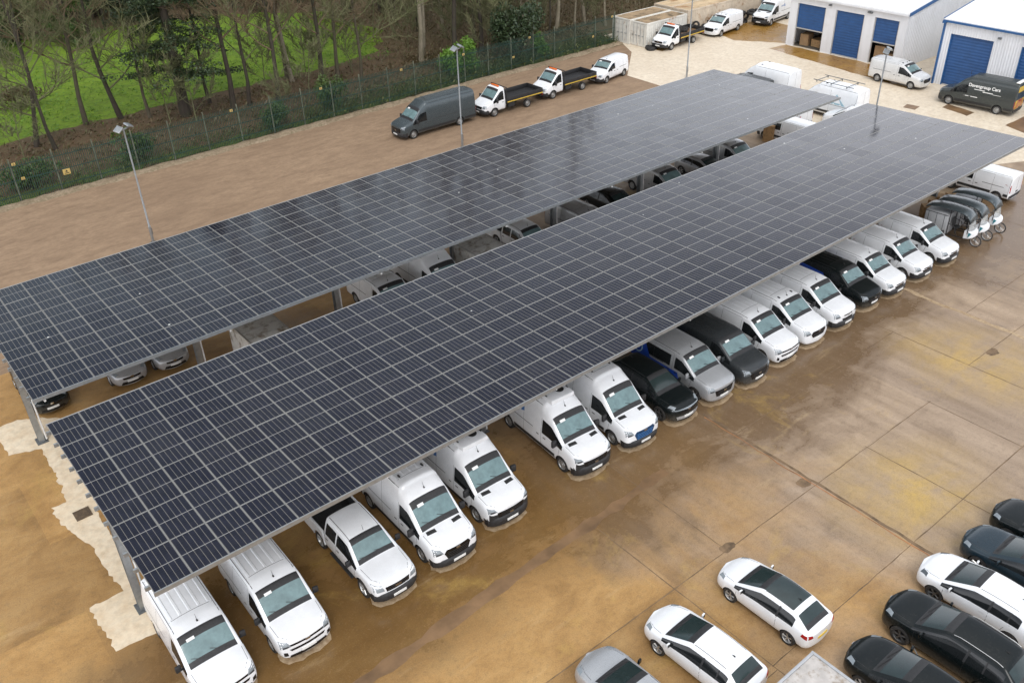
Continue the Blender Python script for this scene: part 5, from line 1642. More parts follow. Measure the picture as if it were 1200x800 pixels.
ty, _ = MB(), 0
ty.lathe([(0.20, -0.085), (0.24, -0.115), (0.31, -0.12), (0.355, -0.08), (0.36, 0.0), (0.355, 0.08), (0.31, 0.12), (0.24, 0.115), (0.20, 0.085)], 18, 'z', closed=True)
t0 = ty.build('tyre', MT['rubber'], None, 50)
rnd = random.Random(12); k = 0
for i in range(46):
    x = rnd.uniform(67.2, 82.5); y = rnd.uniform(31.25, 32.0)
    lay = rnd.randint(0, 4)
    o = t0 if k == 0 else t0.copy()
    if k: COL.objects.link(o)
    o.location = (x, y + 0.1, 0.16 + lay * 0.24)
    o.rotation_euler = (rnd.uniform(-.25, .25) + (PI / 2.3 if rnd.random() < .3 else 0), rnd.uniform(-.25, .25), rnd.uniform(0, 6))
    o.scale = [rnd.uniform(0.9, 1.35)] * 3
    tag(o, 'old black tyre in the heap along the container wall', 'tyre', 'tyres heaped along the container')
    k += 1
for (x, y, rz) in ((66.15, 31.9, 0.3), (66.35, 31.65, 1.1), (65.9, 31.5, 2.0)):
    o = t0.copy(); COL.objects.link(o); o.location = (x, y, 0.13); o.rotation_euler = (0.1, 0, rz)
    tag(o, 'black tyre lying on the ground before the white container end', 'tyre', 'tyres before the container end')

def wheelie(x, y, rz, lab):
    r = empty('wheelie_bin', (x, y, 0), rz, lab, 'bin', 'black bins by the pale container')
    mb = MB(); mb.box((0, 0, 0.62), (1.15, 0.85, 1.0), 0, None, (1.12, 1.15)); mb.build('bin_body', MT['trim'], r)
    mb = MB(); mb.rbox((0, 0, 1.17), (1.34, 1.04, 0.12), 0.05); mb.build('lid', MT['trim'], r, 40)
    for sx_ in (1, -1):
        for sy in (1, -1):
            mb = MB(); mb.lathe([(0.001, -0.03), (0.09, -0.03), (0.09, 0.03), (0.001, 0.03)], 10, 'y', (sx_ * 0.45, sy * 0.33, 0.095)); mb.build('castor', MT['rubber'], r)
wheelie(85.2, 31.2, 0.1, 'left one of the two black wheeled bins beside the refrigerated van')
wheelie(86.9, 31.3, -0.1, 'right one of the two black wheeled bins, behind the refrigerated van')

# ------------------------------------------------------------------ fence
MT['fence'] = simple('dark_green_fence', (0.016, 0.048, 0.038), 0.5, var=0.3, scale=1.0)
MT['fpost'] = simple('weathered_fence_post', (0.12, 0.125, 0.085), 0.7, var=0.35, scale=2)
fy = lambda x: 35.25 + (max(0, x) / 65) * 0.85
fr = empty('fence', (0, 35.3, 0), 0, 'tall dark green palisade fence between the tan track and the trees', 'fence')
FX0, FX1, FS = -32.0, 65.3, 2.78
nb = int((FX1 - FX0) / FS)
for i in range(nb + 1):
    xa = FX0 + i * FS; xb = min(xa + FS, FX1)
    mb = MB(); mb.box((xa, fy(xa) - 35.3 + 0.05, 1.52), (0.085, 0.085, 3.05)); mb.box((xa, fy(xa) - 35.3 + 0.05, 3.06), (0.10, 0.10, 0.02))
    mb.build('fence_post', MT['fpost'], fr)
    if xb - xa < 0.3: continue
    mb = MB(); n = int((xb - xa) / 0.135)
    for k in range(n):
        x = xa + (k + 0.5) * (xb - xa) / n; y = fy(x) - 35.3
        mb.extr([(x - 0.021, 0.10), (x + 0.021, 0.10), (x + 0.021, 2.78), (x, 2.92), (x - 0.021, 2.78)], 'y', y - 0.022, y - 0.006)
    for z in (0.45, 1.5, 2.5):
        ya, yb = fy(xa) - 35.3, fy(xb) - 35.3
        mb.add([(xa, ya, z), (xb, yb, z), (xb, yb + 0.04, z), (xa, ya + 0.04, z), (xa, ya, z + 0.05), (xb, yb, z + 0.05), (xb, yb + 0.04, z + 0.05), (xa, ya + 0.04, z + 0.05)], [(0, 1, 2, 3), (7, 6, 5, 4), (0, 4, 5, 1), (1, 5, 6, 2), (2, 6, 7, 3), (3, 7, 4, 0)])
    mb.build('fence_panel', MT['fence'], fr, fix=False)
MT['sign'] = simple('yellow_sign', (0.50, 0.36, 0.12), 0.5, var=0.1)
k = 0
SG = ((14, 189, 'faded yellow sign on the far left of the fence, its face turned up'), (78, 201, 'largest yellow sign, low on the left of the green fence'), (270, 128, 'small yellow sign on the fence below the leaning dark trunk'), (376, 104, 'orange-yellow sign near the bright green bush'), (470, 82, 'pale orange sign left of the bright laurel'), (543, 64, 'small orange sign behind the second mast head'), (601, 67, 'low yellow sign on the fence beyond the tipping trucks'), (620, 44, 'pale sign beside the dark evergreen bush'), (695, 43, 'greenish yellow sign near the container end'), (711, 14, 'topmost pale orange sign above the container end'), (27, 209, 'small lime sign low in the left corner of the fence'))
for (u, v, lab) in SG:
    # on the fence line: solve the height where the sight line meets the fence
    best = min((abs(fy(G(u, v, z * 0.05).x) - G(u, v, z * 0.05).y), z * 0.05) for z in range(0, 62))
    p = G(u, v, best[1])
    s = 0.95 if u == 78 else 0.46
    mb = MB(); mb.box((0, 0, 0), (0.52 * s, 0.012, 0.42 * s)); 
    o = mb.build('warning_sign', MT['sign'])
    o.location = (p.x, fy(p.x) - 0.045, max(0.6, min(2.7, p.z)))
    tag(o, lab, 'sign', 'yellow signs on the fence')
    mb = MB()
    mb.add([(-0.10 * s, -0.009, -0.02 * s), (0.10 * s, -0.009, -0.02 * s), (0, -0.009, 0.15 * s)], [(0, 1, 2)]); mb.box((0, -0.008, -0.11 * s), (0.34 * s, 0.004, 0.06 * s))
    mb.build('sign_print', MT['trim'], o)

# ------------------------------------------------------------------ trees
def bark(name, c1, c2, c3):
    m, nt, p = M(name)
    f = noise(nt, coords(nt, (1, 1, 0.3)), 5.0, 6, 0.65)
    c = ramp(nt, f, [(0.3, c1), (0.7, c2)])
    c = mix(nt, ramp(nt, noise(nt, coords(nt), 1.1, 5, 0.65), [(0.45, 0.0), (0.7, 0.8)]), c, c3)
    nt.links.new(c, p.inputs['Base Color']); p.inputs['Roughness'].default_value = 0.9
    bump(nt, p, f, 0.4, 0.03)
    return m
MT['bark'] = bark('grey_brown_bark', (0.060, 0.048, 0.033), (0.105, 0.085, 0.056), (0.075, 0.085, 0.035))
MT['bark_d'] = bark('dark_bark', (0.035, 0.028, 0.022), (0.065, 0.05, 0.036), (0.055, 0.06, 0.03))
MT['bark_p'] = bark('pale_bark', (0.20, 0.17, 0.12), (0.30, 0.26, 0.19), (0.13, 0.12, 0.06))
MT['twig'] = bark('twigs', (0.135, 0.092, 0.055), (0.20, 0.14, 0.085), (0.14, 0.13, 0.06))
MT['twig_g'] = bark('lichen_twigs', (0.105, 0.105, 0.05), (0.165, 0.16, 0.08), (0.09, 0.115, 0.035))
def leafmat(name, a, b, c):
    m, nt, p = M(name)
    f = noise(nt, coords(nt), 0.8, 5, 0.7)
    f2 = noise(nt, coords(nt), 6.0, 3, 0.7)
    col = ramp(nt, f, [(0.3, a), (0.7, b)])
    col = mix(nt, ramp(nt, f2, [(0.45, 0.0), (0.75, 0.9)]), col, c)
    nt.links.new(col, p.inputs['Base Color']); p.inputs['Roughness'].default_value = 0.55
    return m
MT['leaf_dark'] = leafmat('dark_evergreen', (0.012, 0.028, 0.012), (0.03, 0.055, 0.018), (0.06, 0.085, 0.02))
MT['leaf_mid'] = leafmat('mid_green_leaf', (0.03, 0.065, 0.012), (0.06, 0.105, 0.02), (0.11, 0.15, 0.02))
MT['leaf_lime'] = leafmat('bright_laurel_leaf', (0.07, 0.16, 0.012), (0.11, 0.23, 0.02), (0.17, 0.28, 0.03))
MT['bramble'] = leafmat('bramble', (0.085, 0.062, 0.03), (0.14, 0.088, 0.045), (0.075, 0.11, 0.025))
MT['bramble_g'] = leafmat('green_bramble', (0.065, 0.085, 0.018), (0.095, 0.12, 0.022), (0.10, 0.08, 0.03))

def grow(rnd, H, r0, lean, nl, first, spread, up, twigs=1.0):
    """trunk mesh and crown mesh of a leafless tree"""
    tr, cr = MB(), MB()
    def path(p, d, L, n, wob, grav):
        pts = [p.copy()]; d = d.normalized()
        for i in range(n):
            d = (d + Vector((rnd.gauss(0, wob), rnd.gauss(0, wob), rnd.gauss(0, wob * .6) + grav))).normalized()
            p = p + d * (L / n); pts.append(p.copy())
        return pts
    base = Vector((0, 0, -0.1))
    tp = path(base, Vector((lean[0], lean[1], 1)), H, 9, 0.055, 0.03)
    rad = [max(0.025, r0 * (1 - (i / 9) ** 0.9 * 0.90) * (1.25 if i == 0 else 1)) for i in range(10)]
    tr.tube(tp, rad, 8)
    def at(pts, t):
        f = t * (len(pts) - 1); i = min(int(f), len(pts) - 2)
        return pts[i].lerp(pts[i + 1], f - i), (pts[i + 1] - pts[i]).normalized()
    for a in range(nl):
        t = first + (0.97 - first) * (a + rnd.random() * .6) / nl
        p, d = at(tp, t); az = a * 2.399 + rnd.uniform(-.5, .5)
        el = up * rnd.uniform(.6, 1.3)
        dd = Vector((math.cos(az), math.sin(az), el))
        L = spread * (1.15 - 0.75 * t) * rnd.uniform(.7, 1.25)
        lp = path(p, dd, L, 5, 0.16, 0.10)
        rr = max(0.022, r0 * (1 - t * 0.85) * 0.42)
        (cr if t > first + .0 else tr).tube(lp, [rr * (1 - .15 * i) for i in range(6)], 5, caps=False)
        nb_ = max(3, int(L * 1.5 * twigs))
        for b in range(nb_):
            t2 = 0.22 + 0.78 * (b + rnd.random()) / nb_
            p2, d2 = at(lp, min(t2, .99))
            d3 = (d2 + Vector((rnd.gauss(0, .75), rnd.gauss(0, .75), rnd.uniform(-.05, .7)))).normalized()
            L2 = L * rnd.uniform(.22, .5) * (1.15 - .4 * t2)
            bp = path(p2, d3, L2, 3, 0.2, 0.08)
            cr.tube(bp, [rr * .42, rr * .32, rr * .22, rr * .14], 4, caps=False)
            nt_ = int(7 * twigs) + 1
            for c in range(nt_):
                p4, d4 = at(bp, min(.99, .15 + .85 * (c + rnd.random()) / nt_))
                d5 = (d4 + Vector((rnd.gauss(0, .7), rnd.gauss(0, .7), rnd.uniform(-.2, .6)))).normalized()
                tpth = path(p4, d5, L2 * rnd.uniform(.3, .6), 2, .25, .03)
                cr.tube(tpth, [0.026, 0.019, 0.010], 3, caps=False)
    return tr, cr

PROTO = []
def bare(seed, H, r0, lean, nl, first, spread, up, mb_, mt, tw=1.0):
    rnd = random.Random(seed)
    tr, cr = grow(rnd, H, r0, lean, nl, first, spread, up, tw)
    root = empty('bare_tree')
    tr.build('trunk', mb_, root, 60, fix=False); cr.build('crown', mt, root, fix=False)
    return root
PROTO += [bare(101, 25, 0.22, (0.04, 0.0), 25, 0.19, 8.0, 0.55, MT['bark'], MT['twig'], 1.1),
          bare(102, 27, 0.24, (-0.06, 0.02), 26, 0.21, 7.5, 0.70, MT['bark_d'], MT['twig'], 1.1),
          bare(103, 22, 0.18, (0.02, -0.04), 23, 0.17, 7.0, 0.45, MT['bark'], MT['twig_g'], 1.2),
          bare(104, 25, 0.19, (0.0, 0.03), 22, 0.20, 5.5, 0.90, MT['bark_p'], MT['twig'], 1.0),
          bare(105, 20, 0.17, (0.09, 0.0), 19, 0.18, 6.0, 0.6, MT['bark_d'], MT['twig_g'], 1.2),
          bare(106, 18, 0.20, (-0.20, -0.05), 20, 0.14, 7.0, 0.5, MT['bark_d'], MT['twig_g'], 1.2),
          bare(107, 6.5, 0.06, (0.05, 0.03), 12, 0.08, 3.6, 0.8, MT['twig_g'], MT['twig_g'], 1.6)]
def put_tree(i, x, y, s, rz, label, group=None):
    o = copy_tree(PROTO[i])
    o.location = (x, y, 0); o.rotation_euler = (0, 0, rz); o.scale = (s, s, s)
    tag(o, label, 'tree', group)
    return o
NAMED = ((43, 172, 5, 0.95, 'twin-stemmed bare tree leaning left at the far left of the fence'), (66, 176, 4, .9, 'thin bare stem right beside the leaning far left tree'), (101, 146, 0, .9, 'bare tree leaning left with a forked trunk, second from the left'), (142, 139, 5, 1.1, 'dark spreading bare tree right above the left mast head'), (176, 138, 2, .8, 'slim pale green bare tree left of the dark conifer'),
         (246, 121, 4, .9, 'very thin bare tree just right of the dark conifer'), (274, 129, 1, .95, 'dark straight bare trunk above the small yellow fence sign'), (292, 124, 4, 1.0, 'slim bare tree next to the dark straight trunk'), (327, 125, 1, .85, 'dark bare trunk with a low crooked side limb'), (343, 96, 3, 1.0, 'pale grey trunk standing on the bright grass'), (337, 92, 0, .9, 'dark trunk close behind the pale grey one'), (378, 107, 1, .9, 'dark trunk beside the orange sign and green bush'), (397, 98, 0, .85, 'bare trunk at the right edge of the bright grass'), (424, 96, 2, .9, 'thin greenish trunk where the grass ends'),
         (494, 75, 3, 1.25, 'tall pale birch trunk behind the fence above the dark van'), (496, 70, 3, 1.0, 'broken pale trunk right beside the tall birch'), (652, 40, 3, 1.1, 'straight pale trunk behind the fence between bush and container'), (685, 28, 3, 1.0, 'slim tan trunk nearest the container end'))
for (u, v, i, s, lab) in NAMED:
    p = G(u, v); p.y = max(p.y, 37.0)
    put_tree(i, p.x, p.y, s, random.uniform(0, 6), lab, 'bare trees behind the fence')
rnd = random.Random(55)
spots = []
def free(x, y, d): return all((x - a) ** 2 + (y - b) ** 2 > d * d for a, b in spots)
tries = 0
while len(spots) < 150 and tries < 9000:
    tries += 1
    if rnd.random() < .55: x, y = rnd.uniform(42, 108), rnd.uniform(39.5, 95)
    else: x, y = rnd.uniform(-40, 60), rnd.uniform(80, 118)
    if x < 52 and y < 72 and not (x > 47): continue
    if y < 40.5 and x > 64: continue
    if not free(x, y, 2.6): continue
    spots.append((x, y))
for (x, y) in spots:
    put_tree(rnd.choice([0, 1, 2, 3, 3, 4, 1, 0]), x, y, rnd.uniform(.8, 1.1) * (1.0 if x < 62 else .72), rnd.uniform(0, 6), 'bare brown winter tree in the wood beyond the fence', 'trees of the wood')
for (x, y) in ((-6, 45), (-14, 50), (-24, 44), (-10, 62), (6, 75), (-20, 72), (-34, 58), (2, 90)):
    put_tree(rnd.choice([0, 2, 5, 4]), x, y, rnd.uniform(.9, 1.2), rnd.uniform(0, 6), 'bare winter tree at the left end of the meadow, outside the picture edge', 'trees left of the meadow')
k = 0
while k < 60:
    x, y = rnd.uniform(-15, 100), rnd.uniform(38.5, 53)
    if x > 64 and y < 42: continue
    if x > 48: y = rnd.uniform(39.5, 70)
    elif rnd.random() < .75: continue
    put_tree(6, x, y, rnd.uniform(.55, 1.25), rnd.uniform(0, 6), 'thin bare sapling among the trunks behind the fence', 'saplings behind the fence')
    k += 1
for p in PROTO:
    for c in KIDS[p.name]: bpy.data.objects.remove(c)
    bpy.data.objects.remove(p)

def leaves(mb, rnd, centre, rx, ry, rz, n, size, flat=0.5, shell=0.55):
    for _ in range(n):
        while True:
            q = Vector((rnd.uniform(-1, 1), rnd.uniform(-1, 1), rnd.uniform(-1, 1)))
            if shell * rnd.random() < q.length <= 1: break
        p = centre + Vector((q.x * rx, q.y * ry, q.z * rz))
        s = size * rnd.uniform(.6, 1.4)
        n_ = Vector((rnd.gauss(0, 1), rnd.gauss(0, 1), rnd.gauss(flat, 1))).normalized()
        u = n_.orthogonal().normalized(); u = (Matrix.Rotation(rnd.uniform(0, 6), 3, n_) @ u); w = n_.cross(u)
        mb.add([p + u * s, p + w * s * .5, p - u * s, p - w * s * .5], [(0, 1, 2, 3)])

def conifer(x, y, H, r, label, seed, name='conifer_tree', crown0=2.0, m='leaf_dark'):
    rnd = random.Random(seed)
    root = empty(name, (x, y, 0), 0, label, 'tree')
    tr = MB(); tr.tube([(0, 0, -.1), (0.1, 0, H * .4), (0.0, 0.05, H)], [r * .085 + .08, r * .06 + .05, .03], 8); tr.build('trunk', MT['bark_d'], root, 60)
    mb = MB()
    z = crown0
    while z < H:
        t = (z - crown0) / (H - crown0); R_ = r * (1 - t) ** .8 + .3
        for k in range(5):
            a = rnd.uniform(0, 6.3); L = R_ * rnd.uniform(.6, 1.1)
            d = Vector((math.cos(a), math.sin(a), -.12))
            for q in range(4):
                c = d * (L * (q + .8) / 4); c.z = z + c.z + rnd.uniform(-.25, .1)
                leaves(mb, rnd, c, .80, .80, .20, 62, .115, 1.2, .2)
        z += .75
    mb.build('crown', MT[m], root, fix=False)
p = G(218, 136); conifer(p.x, p.y, 19, 5.0, 'dark green conifer with drooping layers between the bare trees', 31, crown0=3.6)
conifer(45, 78, 17, 4.5, 'broad dark evergreen at the back edge of the meadow', 32)
conifer(30, 90, 15, 5, 'dark evergreen far behind the meadow, left of the broad one', 33, crown0=1)
conifer(19, 84, 14, 5, 'dense evergreen at the far back of the meadow on the left', 34, crown0=.5, m='leaf_mid')
conifer(8, 86, 12, 4.5, 'mid green evergreen at the far left back of the meadow', 35, crown0=.5, m='leaf_mid')
conifer(36, 96, 16, 5, 'tall dark evergreen showing behind the others at the back', 36, crown0=.5)
for q, (x, y, H, r, m_, lab) in enumerate(((24, 79, 9, 4.2, 'leaf_mid', 'rounded green evergreen at the back left, low between bare crowns'), (14, 77, 8, 4, 'leaf_dark', 'low dark evergreen at the back of the meadow near the left edge'), (33, 83, 10, 4.2, 'leaf_dark', 'dark evergreen at the back, behind the drooping conifer'), (41, 86, 9, 4.0, 'leaf_mid', 'green evergreen at the back, right of the drooping conifer'), (52, 80, 10, 3.6, 'leaf_dark', 'dark evergreen where the meadow meets the brown wood'), (4, 72, 8, 4.0, 'leaf_mid', 'green evergreen in the left top corner'))):
    conifer(x, y, H, r, lab, 70 + q, 'evergreen_tree', .3, m_)
def bush(x, y, rx, ry, h, m, label, seed, n=1500, size=.12, name='bush', cat='bush'):
    rnd = random.Random(seed)
    root = empty(name, (x, y, 0), 0, label, cat)
    st_ = MB()
    for k in range(7):
        a = rnd.uniform(0, 6.3); st_.tube([(0.1 * math.cos(a), 0.1 * math.sin(a), -.05), (rx * .4 * math.cos(a), ry * .4 * math.sin(a), h * .5), (rx * .6 * math.cos(a), ry * .6 * math.sin(a), h * .85)], [.05, .03, .012], 5)
    st_.build('stem', MT['bark_d'], root, 60)
    mb = MB()
    for k in range(9):
        c = Vector((rnd.uniform(-.6, .6) * rx, rnd.uniform(-.6, .6) * ry, h * rnd.uniform(.25, .8)))
        leaves(mb, rnd, c, rx * .5, ry * .5, h * .25, n // 9, size, .5, .4)
    mb.build('foliage', MT[m], root, fix=False)
p = G(606, 74); bush(p.x, max(37.6, p.y), 3.0, 2.4, 6.0, 'leaf_dark', 'large dark evergreen bush against the fence above the first tipping truck', 41, 5200, .14)
p = G(150, 178); bush(p.x, 37.2, 2.0, 1.2, 2.6, 'leaf_mid', 'green bush behind the fence right of the left mast head', 42)
p = G(323, 150); bush(p.x, 37.0, 1.5, 1.0, 2.2, 'leaf_mid', 'small green bush behind the fence below the crooked trunk', 43)
p = G(374, 122); bush(p.x, 37.4, 1.4, 1.0, 3.6, 'leaf_mid', 'narrow bright green bush beside the orange sign', 44)
p = G(512, 84); bush(p.x, 38.2, 1.6, 1.2, 3.0, 'leaf_lime', 'lime green laurel behind the fence, left of a pair', 45, 1700)
p = G(523, 80); bush(p.x, 38.2, 1.5, 1.1, 3.4, 'leaf_lime', 'lime green laurel behind the fence, right of a pair', 46, 1700)
p = G(628, 66); bush(p.x, 37.6, 1.2, 1.0, 2.6, 'leaf_lime', 'small bright shrub right of the dark evergreen bush', 47, 900)
bush(84.0, 41.0, 3.0, 2.0, 5.0, 'leaf_lime', 'bright green shrub rising behind the cream containers', 48, 2600, .16)
bush(13, 58, 2.2, 1.6, 2.0, 'bramble', 'brown low bush out on the bright meadow', 49, 1500)
p = G(25, 205); bush(p.x, 37.3, 2.4, 1.2, 2.2, 'leaf_mid', 'green bush behind the fence in the left corner', 50)

# bramble and dead growth under the trees: one uncounted mass
def scrub(name, m, boxes, seed, size):
    rnd = random.Random(seed); mb = MB()
    for (xa, xb, ya, yb, h, n) in boxes:
        for _ in range(n):
            c = Vector((rnd.uniform(xa, xb), rnd.uniform(ya, yb), 0)); hh = h * rnd.uniform(.3, 1.2)
            k = rnd.randint(3, 5)
            for q in range(k):
                z = hh * (q + .5) / k
                p = c + Vector((rnd.gauss(0, .35), rnd.gauss(0, .35), z)); s = size * rnd.uniform(.5, 1.5)
                n_ = Vector((rnd.gauss(0, 1), rnd.gauss(0, 1), rnd.gauss(.3, 1))).normalized(); u = n_.orthogonal().normalized(); w = n_.cross(u)
                mb.add([p + u * s, p + w * s * .35, p - u * s, p - w * s * .35], [(0, 1, 2, 3)])
            a = rnd.uniform(0, 6.3)
            mb.tube([c, c + Vector((.25 * math.cos(a), .25 * math.sin(a), hh * .7)), c + Vector((.7 * math.cos(a), .7 * math.sin(a), hh))], [.012, .009, .004], 3, caps=False)
    o = mb.build(name, MT[m], None, fix=False)
    o['kind'] = 'stuff'
    return o
scrub('bramble_undergrowth', 'bramble', [(-40, 48, 38.0, 48.5, .35, 2600), (46, 66, 38, 46, .8, 1500), (46, 100, 43, 70, 1.6, 4200), (-40, 60, 84, 112, 3.0, 3800)], 61, .16)
scrub('green_undergrowth', 'bramble_g', [(-40, 30, 35.9, 38.0, .7, 800), (30, 66, 35.9, 39.0, .9, 1300)], 62, .13)
scrub('meadow_grass', 'leaf_lime', [(-35, 47, 49, 72, .22, 4000)], 63, .11)

# ------------------------------------------------------------------ the vehicles
GR = 'vehicles parked nose out under the front canopy'
GB = 'vehicles parked under the rear canopy'
def dims(**k): return k
MID = dims(L=5.1, H=1.97, W=1.95, cx=1.02, cz=1.20, hx=1.86, hz=1.86, belt=1.07, bx=2.30, nz=0.98, fa=0.92, ra=4.12, R=0.33, tw=0.83)
def sp(base, **k):
    d = dict(base); d.update(k); return d
V_VIV = sp(MID, paint='white', style='slot', bumper=False, wheel='steel', ribs=True)
V_CUST = sp(MID, paint='white', style='hex', bumper=False, cz=1.22, nz=0.99, roofvents=True, rub=False)
V_PRO = sp(MID, paint='white', style='smile', bumper=True)
V_VITO = sp(MID, paint='silver', style='shield', bumper=False, side_glass=True, ribs=False, mirror='silver', wheel='alloy', rear_glass=True)
V_VITOD = sp(MID, paint='darkgrey', style='shield', bumper=False, ribs=True, mirror='darkgrey', wheel='alloy')
BIG = dims(L=5.98, H=2.62, W=2.04, cx=1.00, cz=1.32, hx=1.78, hz=2.16, belt=1.16, bx=2.32, nz=1.06, fa=0.98, ra=4.70, R=0.35, tw=0.82, dome=0.75)
V_TRAN = sp(BIG, paint='white', style='hex', bumper=True, vents=True, roofvents=True, rub=True)
V_TRANE = sp(V_TRAN, blue_grille=True)
V_SPR = sp(BIG, paint='white', style='shield', bumper=True, bumper_hi=True, vents=True, rub=True, roofvents=False, hz=2.12, H=2.60, lamp=(0.60, 0.92, 0.90, 1.10))
V_CRAFT = sp(BIG, paint='crafter', style='shield', bumper=True, bumper_hi=True, rub=True, mirror='trim', L=6.9, H=2.60, ra=5.4)
SML = dims(L=4.45, H=1.84, W=1.85, cx=1.08, cz=1.14, hx=1.82, hz=1.75, belt=1.02, bx=2.26, nz=0.90, fa=0.90, ra=3.68, R=0.32, tw=0.80)
V_SML = sp(SML, paint='white', style='smile', bumper=True, ribs=False)
V_SMLB = sp(SML, paint='black', style='shield', bumper=False, ribs=True, mirror='black')

CACHE = {}
def get(key, builder):
    """first call builds the vehicle, later calls copy it with all its parts"""
    if key not in CACHE:
        CACHE[key] = [builder(), False]
    root, used = CACHE[key]
    if not used:
        CACHE[key][1] = True
        return root
    return copy_tree(root)

# pristine prototypes that get extra fittings are built once more, so copies stay clean
def place(o, nose, heading, label, cat, group=None, L=None, s=1.0):
    """heading in degrees of the nose direction; nose = (x, y) of the nose tip on the ground"""
    L = (L or o['L']) * s if (L or 'L' in o) else 5.0 * s
    a = math.radians(heading)
    o.location = (nose[0] - math.cos(a) * L / 2, nose[1] - math.sin(a) * L / 2, 0)
    o.rotation_euler = (0, 0, a)
    o.scale = (s, s, s)
    if 'L' in o: del o['L']
    tag(o, label, cat, group)
    return o
Ls = {}
def veh(key, builder, nose, heading, label, cat, group=None, s=1.0):
    if key not in CACHE:
        r = builder()
        Ls[key] = r['L'] if 'L' in r else 5.0
        if 'L' in r: del r['L']
        CACHE[key] = [r, False]
    o = get(key, builder)
    return place(o, nose, heading, label, cat, group, Ls[key], s)
def nose(u, v, z=0.45): 
    p = G(u, v, z); return (p.x, p.y)

def vb(spec): return lambda: van(spec)[0]
# front row, left to right
r1 = veh('viv', vb(V_VIV), nose(273, 812), -90.5, 'white panel van at the left end of the front row, cut by the picture edge', 'van', GR)
r2 = veh('viv', None, nose(362, 755), -90.5, 'white panel van second from the left, just left of the pickup', 'van', GR)
def mk_pick():
    r = pickup(); r['L'] = 5.3; return r
veh('pick', mk_pick, nose(467, 690, .5), -90.5, 'white double cab pickup with an open black load bed', 'pickup', GR)
veh('tran', vb(V_TRAN), nose(537, 650), -91, 'tall white van with black bumper between the pickup and the first refrigerated van', 'van', GR)

def fridge(spec, hood):
    r, b = van(spec)
    xn = spec['L'] / 2; hx, hm = spec['hx'], spec['dome']
    mb = MB()
    x = xn - hx - 0.78
    mb.rbox((x + .02, 0, spec['H'] + .02), (0.85, 1.22, 0.24), 0.07)
    u = mb.build('refrigeration_unit', MT['white'], r, 40)
    mb = MB(); mb.lathe([(0.001, 0.0), (0.15, 0.0), (0.16, 0.014), (0.19, 0.016), (0.19, -0.02)], 18, 'z', (x - .05, 0.18, spec['H'] + .155)); mb.build('fan', MT['trim'], u)
    mb = MB(); mb.box((x + .38, 0, spec['H'] + .06), (0.02, 0.8, 0.03)); 
    for sg in (1, -1): mb.box((x, sg * .55, spec['H'] + .145), (.12, .05, .012))
    mb.build('louvre', MT['trim'], u)
    mb = MB(); b.line('T', [(x - 0.55, -0.8), (x - 0.55, 0.8)], .05, .03, mb, 0); mb.build('roof_bar', MT['white'], r)
    # small blue livery mark on both flanks
    mb = MB()
    for sd in 'LR':
        sg = -1 if sd == 'L' else 1
        x0 = -0.55
        b.patch(mb, sd, [(x0 + .0, 1.62), (x0 - .22, 1.55), (x0 - .18, 1.80), (x0 - .04, 1.86)], 2, 2, .004)
        hs_ = (0.10, .17, .10, .10, .16, .10)
        for k, h_ in enumerate(hs_):
            xa = x0 - .30 - k * .10 if sd == 'R' else x0 + .12 + k * .10
            b.patch(mb, sd, [(xa, 1.62), (xa - .055, 1.62), (xa - .055, 1.62 + h_), (xa, 1.62 + h_)], 1, 1, .004)
    mb.build('livery_mark', MT['logo_blue'], r)
    return r
def mk_f1(): return fridge(V_SPR, 0)
veh('spr', mk_f1, nose(599, 603), -91, 'white refrigerated van with a roof unit and round fan, left of the empty bay', 'van', GR)
veh('spr', None, nose(698, 545), -93, 'white refrigerated van with a blue side mark, right of the empty bay', 'van', GR)
veh('trane', vb(V_TRANE), nose(755, 513), -92, 'tall white van with a blue grille', 'van', GR)
HB = dims(L=4.2, H=1.46, W=1.78, cx=0.98, hx=1.98, rx=3.45, tx=3.98, fa=0.84, ra=3.40, R=0.315)
SUV = dims(L=4.62, H=1.60, W=1.89, cx=1.15, hx=2.0, rx=3.85, tx=4.40, fa=0.86, ra=3.80, R=0.36, cz=1.06, nz=0.82, belt=1.00, rz=1.12, tw=0.66)
def hb(spec): return lambda: hatch(spec)[0]
C_ION = sp(SUV, paint='black', lampmat='lamp', wheel='alloy', rim='darkwheel', fin=True)
MT['darkwheel'] = simple('dark_alloy', (0.12, 0.12, 0.12), 0.4, 0.6, var=0.2)
def mk_ion():
    r, b = hatch(C_ION, 'electric_car')
    mb = MB(); b.patch(mb, 'F', [(-.84 * .945, .80), (.84 * .945, .80), (.84 * .945, .825), (-.84 * .945, .825)], 12, 1, .012); mb.build('light_bar', MT['lamp'], r)
    mb = MB(); b.patch(mb, 'F', [(-.6, .34), (.6, .34), (.66, .50), (-.66, .50)], 8, 1, .014); mb.build('bumper_insert', MT['silver'], r)
    return r
veh('ion', mk_ion, nose(806, 484), -92, 'black electric crossover car with a thin front light bar', 'car', GR)
